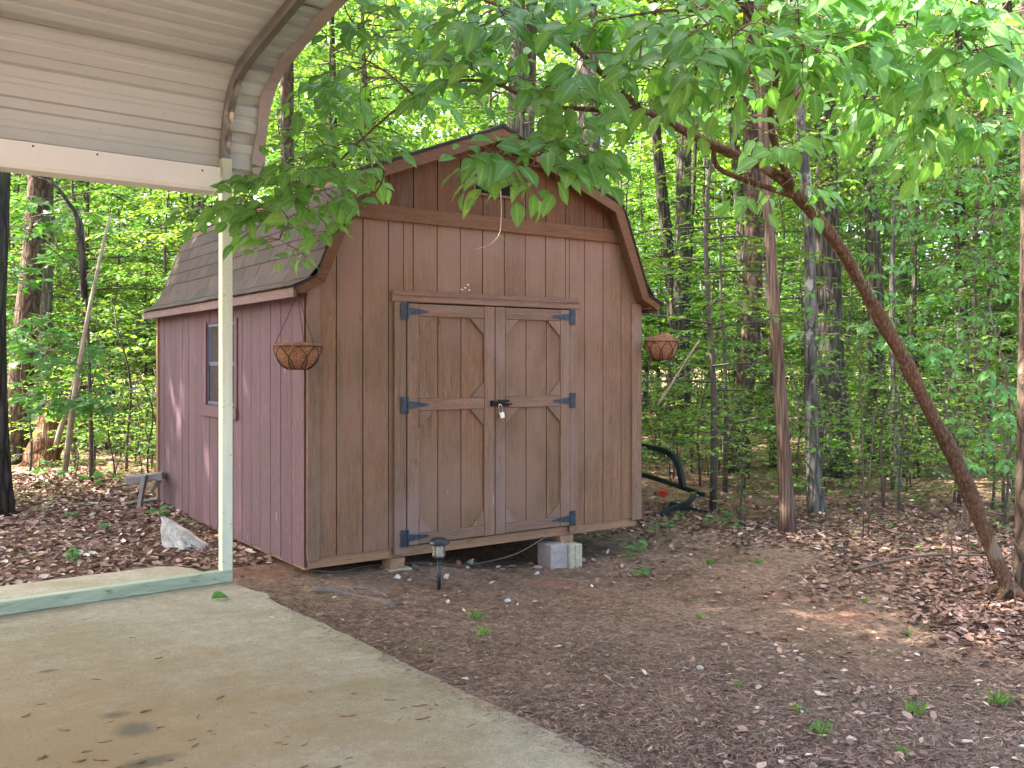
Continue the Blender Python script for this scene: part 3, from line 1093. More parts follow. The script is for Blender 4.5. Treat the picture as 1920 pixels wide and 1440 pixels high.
tabs = [tab_mesh(s) for s in range(5)]
EXPO = .128
rest_v = MB()
for side in (0, 1):
    sp = np.array(slope_points(side))
    ql = np.concatenate([[0], np.cumsum(np.linalg.norm(np.diff(sp, axis=0), axis=1))])
    q = 0.0; course = 0
    while q < ql[-1] - .05:
        p = np.array([np.interp(q, ql, sp[:, 0]), np.interp(q, ql, sp[:, 1])])
        qe = min(q + .150, ql[-1])
        p2 = np.array([np.interp(qe, ql, sp[:, 0]), np.interp(qe, ql, sp[:, 1])])
        t = (p2 - p) / np.linalg.norm(p2 - p)
        o = np.array([-t[1], t[0]]) if side == 0 else np.array([t[1], -t[0]])
        y = RY0 - .012 - (tabw / 2 if course % 2 else 0)
        while y < RY1 + .01:
            ya, yb = max(y, RY0 - .012), min(y + tabw, RY1 + .015)
            if yb - ya > .03:
                Xv = Vector((t[0], 0, t[1])); Zv = Vector((o[0], 0, o[1])); Yv = Zv.cross(Xv)
                base = p + o * .004
                scy = (yb - ya) / tabw
                mtx = Matrix(((Xv.x, 0, Zv.x, base[0]), (0, scy, 0, ya), (Xv.z, 0, Zv.z, base[1]), (0, 0, 0, 1)))
                if side == 0:
                    sh = link('shingle', rr.choice(tabs), M['shingle'], roof)
                    sh.matrix_local = mtx
                else:
                    me = rr.choice(tabs)
                    rest_v.add([tuple(mtx @ v.co) for v in me.vertices], [tuple(f.vertices) for f in me.polygons])
            y += tabw
        q += EXPO; course += 1
so = rest_v.build('shingle_rows', M['shingle'], roof)
so['kind'] = 'stuff'
cap = MB().prism([(CXM - .12, 3.175), (CXM, 3.232), (CXM + .12, 3.175), (CXM + .12, 3.182), (CXM, 3.240), (CXM - .12, 3.182)], RY0 - .012, RY1 + .012, 'y')
cap.build('ridge_cap', M['shingle'], roof)
# dark cut edge of the roofing above the rakes
for side in (0, 1):
    fx = (lambda x: x) if side == 0 else (lambda x: W - x)
    o = [(fx(-.145), 1.906), (fx(.015), 1.992), (fx(.315), 2.732), (CXM, 3.217)]
    for k in range(3):
        a, b_ = o[k], o[k + 1]
        MB().prism([(a[0], a[1] - .011), (b_[0], b_[1] - .011), (b_[0], b_[1] + .003), (a[0], a[1] + .003)], RY0 - .010, RY0 + .02, 'y').build('roofing_edge', M['asphalt_edge'], roof)

# bare white flakes where the paint came off above the header
rfl = random.Random(2)
for (u_, v_) in ((866, 543), (872, 540), (880, 544), (877, 534)):
    d_ = ray(u_, v_); q_ = CAM + d_ * ((-.0135 - CAM[1]) / d_[1])
    pg = [(q_[0] + rfl.uniform(.004, .016) * math.cos(t_), q_[2] + rfl.uniform(.002, .007) * math.sin(t_)) for t_ in np.linspace(0, 5.4, 6)]
    MB().prism(pg, -.0140, -.0095, 'y').build('paint_flake', M['white_plastic'], shed)

# padlock hanging on the bolt
pad = empty('padlock', (1.568, -.075, 1.035))
pad.rotation_euler = (0, math.radians(-14), 0)
tag(pad, 'pale padlock with a long silver shackle hanging on the door bolt', 'padlock')
MB().box(-.021, .021, -.010, .010, -.062, -.016).build('lock_body', M['lock_body'], pad, bevel=.004, seg=2)
MB().tube([(-.014, 0, -.018), (-.014, 0, .034), (-.010, 0, .043), (0, 0, .047), (.010, 0, .043), (.014, 0, .034), (.014, 0, -.018)], .0036, 8).build('shackle', M['lock_shackle'], pad, smooth_=True)
MB().tube([(0, 0, -.066), (.001, -.001, -.085)], .003, 6).build('key_cap', M['brass'], pad)

# supports under the shed
gb = lambda x, y: float(ground_z(x, y))
sb = MB().prism([(2.19, -.012), (2.33, -.012), (2.325, -.075), (2.20, -.070)], -.02, .12, 'y').build('wooden_shim', M['rim_wood'])
tag(sb, 'short wooden shim between the cream block and the shed rim', 'shim')
g0 = gb(2.25, 0)
bl = MB().box(2.225, 2.275, -.115, .085, g0 - .02, -.075).box(2.278, 2.350, -.115, .085, g0 - .03, -.0745)
blk = bl.build('concrete_block', M['block_cream'], bevel=.006, seg=2)
tag(blk, 'cream concrete block with a split face under the right door casing', 'block')
bl = MB().box(2.05, 2.222, -.085, .10, gb(2.0, 0.05) - .02, -.062).build('concrete_block', M['block_lavender'], bevel=.006, seg=2)
tag(bl, 'lavender painted concrete block tucked under the shed beside the cream block', 'block')
sb = MB().prism([(.640, -.012), (.755, -.012), (.745, -.070), (.655, -.085), (.630, -.085)], -.03, .10, 'y').build('wooden_shim', M['rim_wood'])
tag(sb, 'tapered wooden shim under the left door casing', 'shim')
g1 = gb(.69, 0)
bl = MB().box(.615, .800, -.06, .13, g1 - .05, -.0855).build('paver', M['block_cream'], bevel=.008, seg=2)
tag(bl, 'flat tan paver half sunk in the soil under the left door casing', 'paver')
pts = spline([(.10, .12, -.05), (.32, .06, -.085), (.55, .16, -.10), (.95, .14, -.165), (1.35, .16, -.185), (1.75, .05, -.13), (1.98, -.03, -.02), (2.05, .02, -.005)], 40)
pts[:, 2] = np.maximum(pts[:, 2], ground_z(pts[:, 0], pts[:, 1]) + .006)
tag(MB().tube(pts, .006, 8).build('electric_cable', M['cable'], smooth_=True), 'thin tan cable sagging along the ground under the shed', 'cable')


# hanging baskets
def basket(loc, label, R=.150, H=.150, top=.0, tilt=0.0, ragged=.0):
    b = empty('hanging_basket', loc)
    b.rotation_euler = (tilt, 0, .4)
    tag(b, label, 'basket', 'hanging baskets at the eave corners')
    r = random.Random(int(abs(loc[0]) * 100) + 2)
    prof = []
    for i in range(9):
        a = i / 8
        prof.append((R * (.46 + .52 * (1 - (1 - a) ** 2.3) ** .75), -H * (1 - a)))
    prof = [(0.001, -H - .003)] + prof + [(R * 1.0, .014), (R * .95, .024), (R * .86, .010), (R * .55, -H * .6), (.001, -H * .8)]
    lm = MB().lathe(prof, sides=36)
    for q, (x, y, z) in enumerate(lm.v):
        a = math.atan2(y, x)
        bulge = 1 + .025 * math.sin(12 * a) * (z > -H * .9) + r.uniform(-.012, .012)
        zz = z + (ragged * (max(0, math.sin(2 * a + .6)) + .3 * math.sin(5 * a)) if z > .003 else 0) + r.uniform(-.003, .003)
        lm.v[q] = (x * bulge, y * bulge, zz)
    lm.build('coir_liner', M['coir'], b, smooth_=True)
    wr = MB()
    for (rr_, zz) in ((R * 1.02, .0), (R * .47, -H - .002)):
        ring = [(rr_ * math.cos(t), rr_ * math.sin(t), zz) for t in np.linspace(0, 2 * math.pi, 41)]
        wr.tube(ring, .0034, 6, cap=False)
    for k in range(8):
        for sg in (-1, 1):
            a0 = 2 * math.pi * k / 8
            w = []
            for i in range(10):
                t = i / 9
                a = a0 + sg * (.52 * math.sin(math.pi * min(1, t * 1.02) * .5) ** .8) * 1.0
                rad = R * (.46 + .54 * (1 - t ** 2.3) ** .75)
                w.append((rad * 1.04 * math.cos(a), rad * 1.04 * math.sin(a), -H * t))
            wr.tube(w, .0026, 5, cap=False)
    wr.build('wire_cage', M['wire'], b, smooth_=True)
    for k in range(3):
        a = 2 * math.pi * k / 3 + .5
        p0 = np.array([R * 1.02 * math.cos(a), R * 1.02 * math.sin(a), 0]); p1 = np.array([0, 0, top])
        ch = MB()
        n = 26
        for i in range(n):
            t0, t1 = i / n, (i + 1.25) / n
            q0 = p0 + (p1 - p0) * t0; q1 = p0 + (p1 - p0) * min(1, t1)
            off = np.array([math.cos(a + 1.57), math.sin(a + 1.57), 0]) * .0028 * (1 if i % 2 else -1)
            ch.tube([q0 + off, q1 - off], .0021, 5)
        ch.build('chain', M['wire'], b)
    MB().tube([(0, 0, top - .004), (.006, 0, top + .006), (.004, 0, top + .016), (-.004, 0, top + .018), (-.004, 0, top + .03)], .0022, 5).build('hook', M['wire'], b)
    return b


basket((-.112, -.135, 1.510), 'round coir lined wire basket hanging beside the purple side wall', R=.153, top=.345)
basket((W + .135, -.130, 1.590), 'ragged coir lined wire basket hanging at the eave with woods behind it', R=.143, H=.160, top=.255, ragged=.045)

# solar path light
sp = on_ground(823, 1106)
sol = empty('solar_light', tuple(sp))
tag(sol, 'small black solar path light staked in the soil before the shed', 'light')
MB().tube([(0, 0, -.05), (0, 0, .215)], .0125, 12).build('stake', M['solar_plastic'], sol, smooth_=True)
MB().lathe([(.0, .205), (.030, .207), (.036, .215), (.036, .220), (.0, .221)], sides=24).build('collar', M['solar_plastic'], sol)
MB().lathe([(.041, .2225), (.043, .230), (.0385, .262), (.0415, .297), (.0385, .297), (.0355, .262), (.040, .231), (.038, .2225)], sides=28).build('lens', M['lamp_glass'], sol, smooth_=True)
MB().lathe([(.0, .296), (.044, .296), (.068, .303), (.070, .309), (.062, .325), (.050, .336), (.046, .339), (.0, .340)], sides=32).build('cap', M['solar_plastic'], sol)
for k in range(4):
    a = k * math.pi / 2 + .4
    MB().tube([(.044 * math.cos(a), .044 * math.sin(a), .221), (.044 * math.cos(a), .044 * math.sin(a), .298)], .0028, 6).build('strut', M['solar_plastic'], sol)

# ================================================================== TREES
QUAD = leaf_quad()
GROUP_CANOPY = 'tall forest trees'


def blob_leaves(r, centres, radii, per, size, up=.6, droop=.25):
    """leaves spread through a set of clumps"""
    P, Dr, Nr, S_, T = [], [], [], [], []
    for c, rad, m_ in zip(centres, radii, per):
        d = norm(r.normal(size=(m_, 3)))
        q = r.random(m_) ** .45
        P.append(c + d * (q[:, None] * rad))
        dd = d.copy(); dd[:, 2] = dd[:, 2] * .3 - droop
        Dr.append(norm(dd + r.normal(size=(m_, 3)) * .45))
        nn = r.normal(size=(m_, 3)) * .55; nn[:, 2] += up
        Nr.append(nn)
        S_.append(size * r.uniform(.7, 1.3, m_))
        T.append(np.clip(r.normal(.5, .2, m_) + r.normal(0, .12), 0, 1))
    return np.vstack(P), np.vstack(Dr), np.vstack(Nr), np.concatenate(S_), np.concatenate(T)


def canopy_crown(seed, n=7200, size=.20):
    r = np.random.default_rng(seed)
    k = 46
    c = norm(r.normal(size=(k, 3))) * (r.random((k, 1)) ** .4) * np.array([3.4, 3.4, 3.6])
    rad = [np.array([1.0, 1.0, .55]) * r.uniform(.7, 1.3) for _ in range(k)]
    V, F, T = place_leaves(QUAD, *blob_leaves(r, c, rad, [n // k] * k, size))
    return fast_mesh('crown', V, F, T)


CROWNS = [canopy_crown(s, 1900, .22) for s in (11, 12, 13)]
CROWNS_FULL = [canopy_crown(s, 8800, .20) for s in (14, 15)]


def tree_wood(base, top, r0_, seed, height=15.0, sides=14, flare=1.5, bend=.15, limbs=4, limb_from=.55):
    """trunk with root flare, bent a little, plus limbs; base, top are points on its axis that fix the lean"""
    r = np.random.default_rng(seed)
    base = np.array(base, float); top = np.array(top, float)
    dirv = (top - base) / max(.1, (top - base)[2])
    n = 22
    pts = []; rad = []
    ph = r.random(4) * 6.28
    for i in range(n):
        t = (i / (n - 1)) ** 1.25
        h = height * t
        lean = min(h, top[2] - base[2] + 1.5)
        p = base + np.array([dirv[0] * lean, dirv[1] * lean, h])
        p[0] += bend * math.sin(h * .45 + ph[0]) * min(1, h / 2.5) * .5
        p[1] += bend * math.sin(h * .38 + ph[1]) * min(1, h / 2.5) * .5
        if i == 0: p[2] -= .25
        pts.append(p)
        rad.append(r0_ * ((1 - .75 * t) + (flare - 1) * math.exp(-h / .28)))
    mb = MB().tube(pts, rad, sides, jit=.09, seed=seed)
    for k in range(limbs):
        i0 = int(n * (limb_from + (.92 - limb_from) * (k + .5) / limbs))
        a = r.random() * 6.28
        ln = height * r.uniform(.16, .28)
        p0 = pts[i0]
        ps = [p0 + np.array([math.cos(a), math.sin(a), .95 - .1 * j]) * ln * j / 5 + r.normal(size=3) * .05 * j for j in range(6)]
        mb.tube(ps, [rad[i0] * .30 * (1 - .15 * j) for j in range(6)], 7, seed=seed + k)
    return mb, np.array(pts[-1]), np.array(pts)


tree_count = 0


def forest_tree(base, top, r0_, seed, mat, label, group=None, height=15.0, crown=True, bend=.15, limbs=4, crown_scale=1.0, cz=.80, sides=14, name='forest_tree', limb_from=.55, full=False):
    e = empty(name, tuple(base))
    mb, tip, pts = tree_wood((0, 0, 0), np.array(top) - np.array(base), r0_, seed, height, sides, bend=bend, limbs=limbs, limb_from=limb_from)
    mb.build('trunk', M[mat], e, smooth_=True)
    if crown:
        o = link('crown', CROWNS_FULL[seed % 2] if full else CROWNS[seed % 3], M['leaf_canopy'], e)
        i = int(len(pts) * cz)
        o.location = tuple(pts[min(i, len(pts) - 1)])
        o.rotation_euler = (0, 0, seed * 1.7)
        o.scale = (crown_scale,) * 3
    tag(e, label, 'tree', group)
    return e


def px_tree(u0, v0, u1, v1, wpx, mat, label, seed, depth=None, **kw):
    """a tree whose foot shows at (u0, v0); its axis passes (u1, v1); wpx = trunk width in photo pixels"""
    if depth is None:
        b = on_ground(u0, v0)
    else:
        p = at(u0, v0, depth); b = np.array([p[0], p[1], float(ground_z(p[0], p[1]))])
    dep = (b - CAM)[0] * _s + (b - CAM)[1] * _c
    t = at(u1, v1, dep)
    return forest_tree(b, t, wpx / FPX * dep / 2 * 1.0, seed, mat, label, **kw)


TREES = [
    # u0, v0, u1, v1, w, mat, label, depth, extra
    (-20, 965, -22, 300, 70, 'bark_dark', 'dark rough trunk standing just past the carport slab edge', None, {}),
    (30, 862, 62, 330, 46, 'bark_brown', 'brown scaly pine trunk behind the broken rotten stump', None, {}),
    (62, 850, 84, 350, 30, 'bark_grey', 'grey trunk half hidden behind the scaly pine', 15.5, {}),
    (546, 800, 545, 200, 34, 'bark_brown', 'reddish scaly pine trunk rising above the left roof slope', 15.0, {}),
    (618, 800, 622, 200, 17, 'bark_dark', 'slim dark trunk rising behind the roof next to the scaly pine', 19.0, {}),
    (985, 800, 968, 60, 46, 'bark_grey', 'grey trunk rising behind the shed ridge', 15.0, {}),
    (1118, 800, 1105, 260, 58, 'bark_grey', 'thick pale grey trunk rising behind the knuckle of the shed roof', 14.0, {}),
    (1278, 832, 1276, 250, 38, 'bark_dark', 'dark furrowed trunk standing past the ragged hanging basket', None, {}),
    (1386, 800, 1378, 500, 28, 'bark_dark', 'dark trunk with a bend seen between the basket and the cedar', None, {'bend': .4}),
    (1478, 1000, 1443, 380, 25, 'bark_cedar', 'straight reddish cedar trunk at the edge of the bare soil', None, {'bend': .05, 'height': 11, 'limb_from': .6}),
    (1532, 962, 1484, 380, 26, 'bark_grey', 'slender pale mottled trunk leaning beside the cedar', None, {'bend': .25, 'height': 11}),
    (1566, 892, 1552, 330, 52, 'bark_dark', 'thick dark furrowed trunk behind the mottled leaning one', None, {}),
    (1642, 868, 1638, 560, 34, 'bark_dark', 'dark mossy trunk with a pale scar beyond the thick furrowed one', None, {}),
    (1681, 918, 1680, 700, 15, 'bark_grey', 'thin grey crooked stem before the mossy trunk', None, {'height': 6, 'crown_scale': .35, 'bend': .35}),
    (1725, 850, 1722, 500, 12, 'bark_dark', 'thin dark straight stem beyond the leaning red tree', None, {'height': 8, 'crown_scale': .4}),
    (1918, 1120, 1908, 300, 24, 'bark_brown', 'brown trunk beside the foot of the leaning red tree', None, {'height': 9, 'crown_scale': .6}),
    (1800, 838, 1805, 400, 24, 'bark_dark', 'dark trunk far past the leaning red tree', None, {}),
    (1330, 790, 1322, 300, 14, 'bark_grey', 'thin pale trunk among the bright saplings past the basket', None, {}),
]
for i, (u0, v0, u1, v1, w, mt, lab, dep, kw) in enumerate(TREES):
    px_tree(u0, v0, u1, v1, w, mt, lab, 100 + i, depth=dep, **kw)


def blocked(x, y):
    if -.6 < x < W + .6 and -.7 < y < D + .6: return True         # shed
    if x < .9 and y < 1.6: return True                            # slab, carport
    if x < 6.8 and y < .3: return True                            # bare soil
    return False


def wedge(r, dmin, dmax, umin=-250, umax=2200):
    while True:
        dep = math.sqrt(r.uniform(dmin ** 2, dmax ** 2))
        u = r.uniform(umin, umax)
        p = at(u, YH, dep)
        if not blocked(p[0], p[1]):
            return p[0], p[1], dep, u


# random tall trees deeper in the wood
r = random.Random(21)
FAR_LAB = {'bark_dark': 'dark trunked tall tree in the depth of the wood', 'bark_brown': 'brown trunked pine in the depth of the wood', 'bark_grey': 'pale grey trunked tall tree in the depth of the wood'}
placed = []
cnt = 0
while cnt < 62:
    x, y, dep, u = wedge(r, 14, 46)
    if any((x - a) ** 2 + (y - b_) ** 2 < 2.2 for a, b_ in placed):
        continue
    placed.append((x, y)); cnt += 1
    mt = r.choice(['bark_dark', 'bark_dark', 'bark_brown', 'bark_grey'])
    z = float(ground_z(x, y))
    rad = r.choice([.05, .07, .09, .12, .16, .2])
    lean = (r.uniform(-.6, .6), r.uniform(-.4, .4))
    forest_tree((x, y, z), (x + lean[0], y + lean[1], z + 6), rad, 300 + cnt, mt, ('%s %s%s in the depth of the wood' % ({.05: 'very thin', .07: 'thin', .09: 'slim', .12: 'medium', .16: 'thick', .2: 'stout'}[rad], 'leaning ' if abs(lean[0]) > .35 else 'upright ', {'bark_dark': 'dark furrowed trunk', 'bark_brown': 'brown scaly pine trunk', 'bark_grey': 'pale grey trunk'}[mt])), GROUP_CANOPY, height=r.uniform(11, 17), crown_scale=r.uniform(.75, 1.1), bend=r.uniform(.1, .4), sides=10)
# trees outside the view to the left and right whose crowns shade the yard
r = random.Random(5)
for i, (x, y, cs, h) in enumerate([(-4.6, 6.0, 1.1, 13), (-7.5, 3.2, 1.1, 13), (-10, 7.5, 1.1, 15), (-6.2, 9.5, 1.1, 14), (-11.5, 1.5, 1.0, 13), (-5.2, 2.9, .9, 12), (-8.6, 5.4, 1.1, 14), (-2.3, 5.3, 1.2, 14)]):
    forest_tree((x, y, float(ground_z(x, y))), (x, y, 6), .17, 500 + i, 'bark_brown', 'unseen brown trunked tall tree added to shade the yard', 'unseen trees shading the yard', height=h, crown_scale=cs, limb_from=.55, full=i not in (0, 3))


# ---- understory trees: layered, nearly horizontal sprays of small leaves
def understory(seed, H=5.0, nb=20, spread=.42, leaf=.115, start=.18, tmpl=QUAD, step=.055):
    r = np.random.default_rng(seed)
    wood = MB()
    n = 9
    ph = r.random(2) * 6.28
    stem = np.array([[.16 * math.sin(i * .8 + ph[0]) * i / n, .16 * math.sin(i * .7 + ph[1]) * i / n, H * i / (n - 1)] for i in range(n)])
    stem[0, 2] = -.1
    wood.tube(stem, [H * .0075 * (1 - .8 * i / n) + .004 for i in range(n)], 6, seed=seed)
    P, Dr, Nr, S_, T = [], [], [], [], []
    for b_ in range(nb):
        t = start + (1 - start) * (b_ + r.random() * .8) / nb
        h = t * H
        k = t * (n - 1); k0 = min(int(k), n - 2)
        p0 = stem[k0] + (stem[k0 + 1] - stem[k0]) * (k - k0)
        az = b_ * 2.399 + r.normal() * .4
        L = H * spread * (1.05 - .75 * abs(t - .5) - .25 * t) * r.uniform(.7, 1.2)
        rise = r.uniform(.0, .35)
        m_ = 8
        dirh = np.array([math.cos(az), math.sin(az), 0])
        perp = np.array([-dirh[1], dirh[0], 0])
        pts = [p0 + dirh * L * (j / (m_ - 1)) + np.array([0, 0, L * (rise * (j / (m_ - 1)) - .28 * (j / (m_ - 1)) ** 2)]) + perp * .06 * L * math.sin(j * .9 + b_) for j in range(m_)]
        wood.tube(pts, [max(.003, H * .0026 * (1 - j / m_)) for j in range(m_)], 4, cap=False, seed=seed)
        pts = np.array(pts)
        q = .18 * L
        sgn = 1
        tb = r.normal(.5, .14)
        while q < L * 1.0:
            f = q / L * (m_ - 1); f0 = min(int(f), m_ - 2)
            c = pts[f0] + (pts[f0 + 1] - pts[f0]) * (f - f0)
            tl = L * r.uniform(.22, .38) * (1.1 - .6 * q / L)
            td = norm(dirh * r.uniform(.45, .9) + perp * sgn * r.uniform(.6, 1.0) + np.array([0, 0, r.normal() * .10]))
            sgn = -sgn
            kk = max(3, int(tl / step))
            s = (np.arange(kk) + .5) / kk
            pos = c + td * (tl * s)[:, None] + np.array([0, 0, -1]) * (.22 * tl * s ** 2)[:, None]
            lat = np.cross(td, [0, 0, 1])
            sg = np.where(np.arange(kk) % 2 == 0, 1, -1)[:, None]
            dr = norm(td * .6 + lat * sg * .85 + r.normal(size=(kk, 3)) * .22 + np.array([0, 0, -.16]))
            nn = np.array([0, 0, 1.0]) + r.normal(size=(kk, 3)) * .28
            P.append(pos); Dr.append(dr); Nr.append(nn)
            S_.append(leaf * r.uniform(.7, 1.25, kk)); T.append(np.clip(tb + r.normal(0, .16, kk), 0, 1))
            q += .13 + .02 * r.random()
    V, F, Tn = place_leaves(tmpl, np.vstack(P), np.vstack(Dr), np.vstack(Nr), np.concatenate(S_), np.concatenate(T))
    return wood.mesh('stem', True), fast_mesh('foliage', V, F, Tn)


UNDER = [understory(31, 5.2, 24), understory(32, 6.6, 30, .36), understory(33, 4.0, 20, .5, .12), understory(34, 8.0, 36, .34, .125, .22, step=.06)]
SHRUB = [understory(41, 1.1, 11, .55, .07, .2, step=.05), understory(42, .7, 8, .7, .065, .25, step=.05), understory(43, 1.9, 14, .5, .075, .15, step=.05)]
r = random.Random(77)


def put_plant(kind, x, y, sc, name, label, cat, group, mat='leaf_under'):
    wood, leaves = kind
    e = empty(name, (x, y, float(ground_z(x, y))), r.uniform(0, 6.28))
    e.scale = (sc, sc, sc * r.uniform(.85, 1.15))
    link('stem', wood, M['sapling_bark'], e)
    link('foliage', leaves, M[mat], e)
    tag(e, label, cat, group)
    return e


for ms in UNDER + SHRUB:
    ms[0].materials.append(M['sapling_bark'])
US_LAB = ['young tree with flat layered sprays in the wood', 'slim tall young tree with layered leaves in the wood', 'broad low young tree with wide leafy layers in the wood', 'lanky young tree with high leafy layers in the wood']
us_count = 0
while us_count < 205:
    x, y, dep, u = wedge(r, 10.5, 34, -200, 2150)
    k = r.choice([0, 0, 1, 1, 2, 3, 3])
    hide = False
    for (u0, v0, u1, v1, w, mt, lab, dp, kw) in TREES:
        if u0 > 1150 or u0 < 100:
            q = on_ground(u0, v0); dq = (q - CAM)[0] * _s + (q - CAM)[1] * _c
            if dep < dq + .6 and abs(u - (u0 + u1) / 2) < 1.5 * FPX / dep and w > 20:
                hide = True
    if hide and r.random() < .85:
        continue
    if dep < 13 and k == 2: k = 0
    mt = r.choice(['leaf_under', 'leaf_far'])
    sc_ = r.uniform(.75, 1.15)
    put_plant(UNDER[k], x, y, sc_, 'young_tree', ('big ' if sc_ > .95 else 'small ') + ('yellow green ' if mt == 'leaf_far' else 'mid green ') + US_LAB[k], 'tree', 'young trees in the wood', mt)
    us_count += 1
SH_LAB = ['small leafy seedling bush on the forest floor', 'low spreading seedling on the forest floor', 'waist high leafy bush on the forest floor']
for i in range(260):
    x, y, dep, u = wedge(r, 9.2, 21, -100, 2050) if i < 110 else (wedge(r, 9.2, 17, 1200, 2000) if i < 220 else wedge(r, 11, 18, -50, 320))
    if 1190 < u < 1375 and dep < 12.5:
        continue
    k = r.choice([0, 1, 1, 2]) if i < 110 else r.choice([0, 2, 2, 2])
    mt = r.choice(['leaf_ground', 'leaf_ground', 'leaf_far'])
    put_plant(SHRUB[k], x, y, (sc2 := r.uniform(.6, 1.25)), 'seedling_bush', ('sparse young ' if sc2 < .8 else 'large ' if sc2 > 1.05 else '') + ('yellow green ' if mt == 'leaf_far' else 'fresh green ') + SH_LAB[k], 'bush', 'seedling bushes on the forest floor', mt)

# the deep wood that reads as one mass of leaves
rf = np.random.default_rng(9)
C_, R_, K_ = [], [], []
for i in range(1500):
    dep = rf.uniform(34, 60); u = rf.uniform(-350, 2300)
    p = at(u, YH, dep)
    z = rf.random() ** .95 * (dep * .48) + float(ground_z(p[0], p[1]))
    C_.append(np.array([p[0], p[1], z])); R_.append(np.array([1.7, 1.7, .7]) * rf.uniform(.7, 1.4)); K_.append(190)
V, F, T = place_leaves(QUAD, *blob_leaves(rf, C_, R_, K_, .30))
fw = link('far_woods', fast_mesh('far_woods', V, F, T), M['leaf_far'])
tag(fw, 'bright green mass of leaves closing off the far wood', 'woods', kind='stuff')

# ================================================================== NEAR FOLIAGE
OVATE = [leaf_ovate(.22, .12, .30, 6, .02, 0.0), leaf_ovate(.34, .16, .27, 6, .03, 1.5), leaf_ovate(.12, .20, .32, 6, .025, 3.1), leaf_ovate(.45, .10, .28, 6, .02, 4.4)]
MAPLE = [leaf_maple(.12), leaf_maple(.28), leaf_maple(.02)]


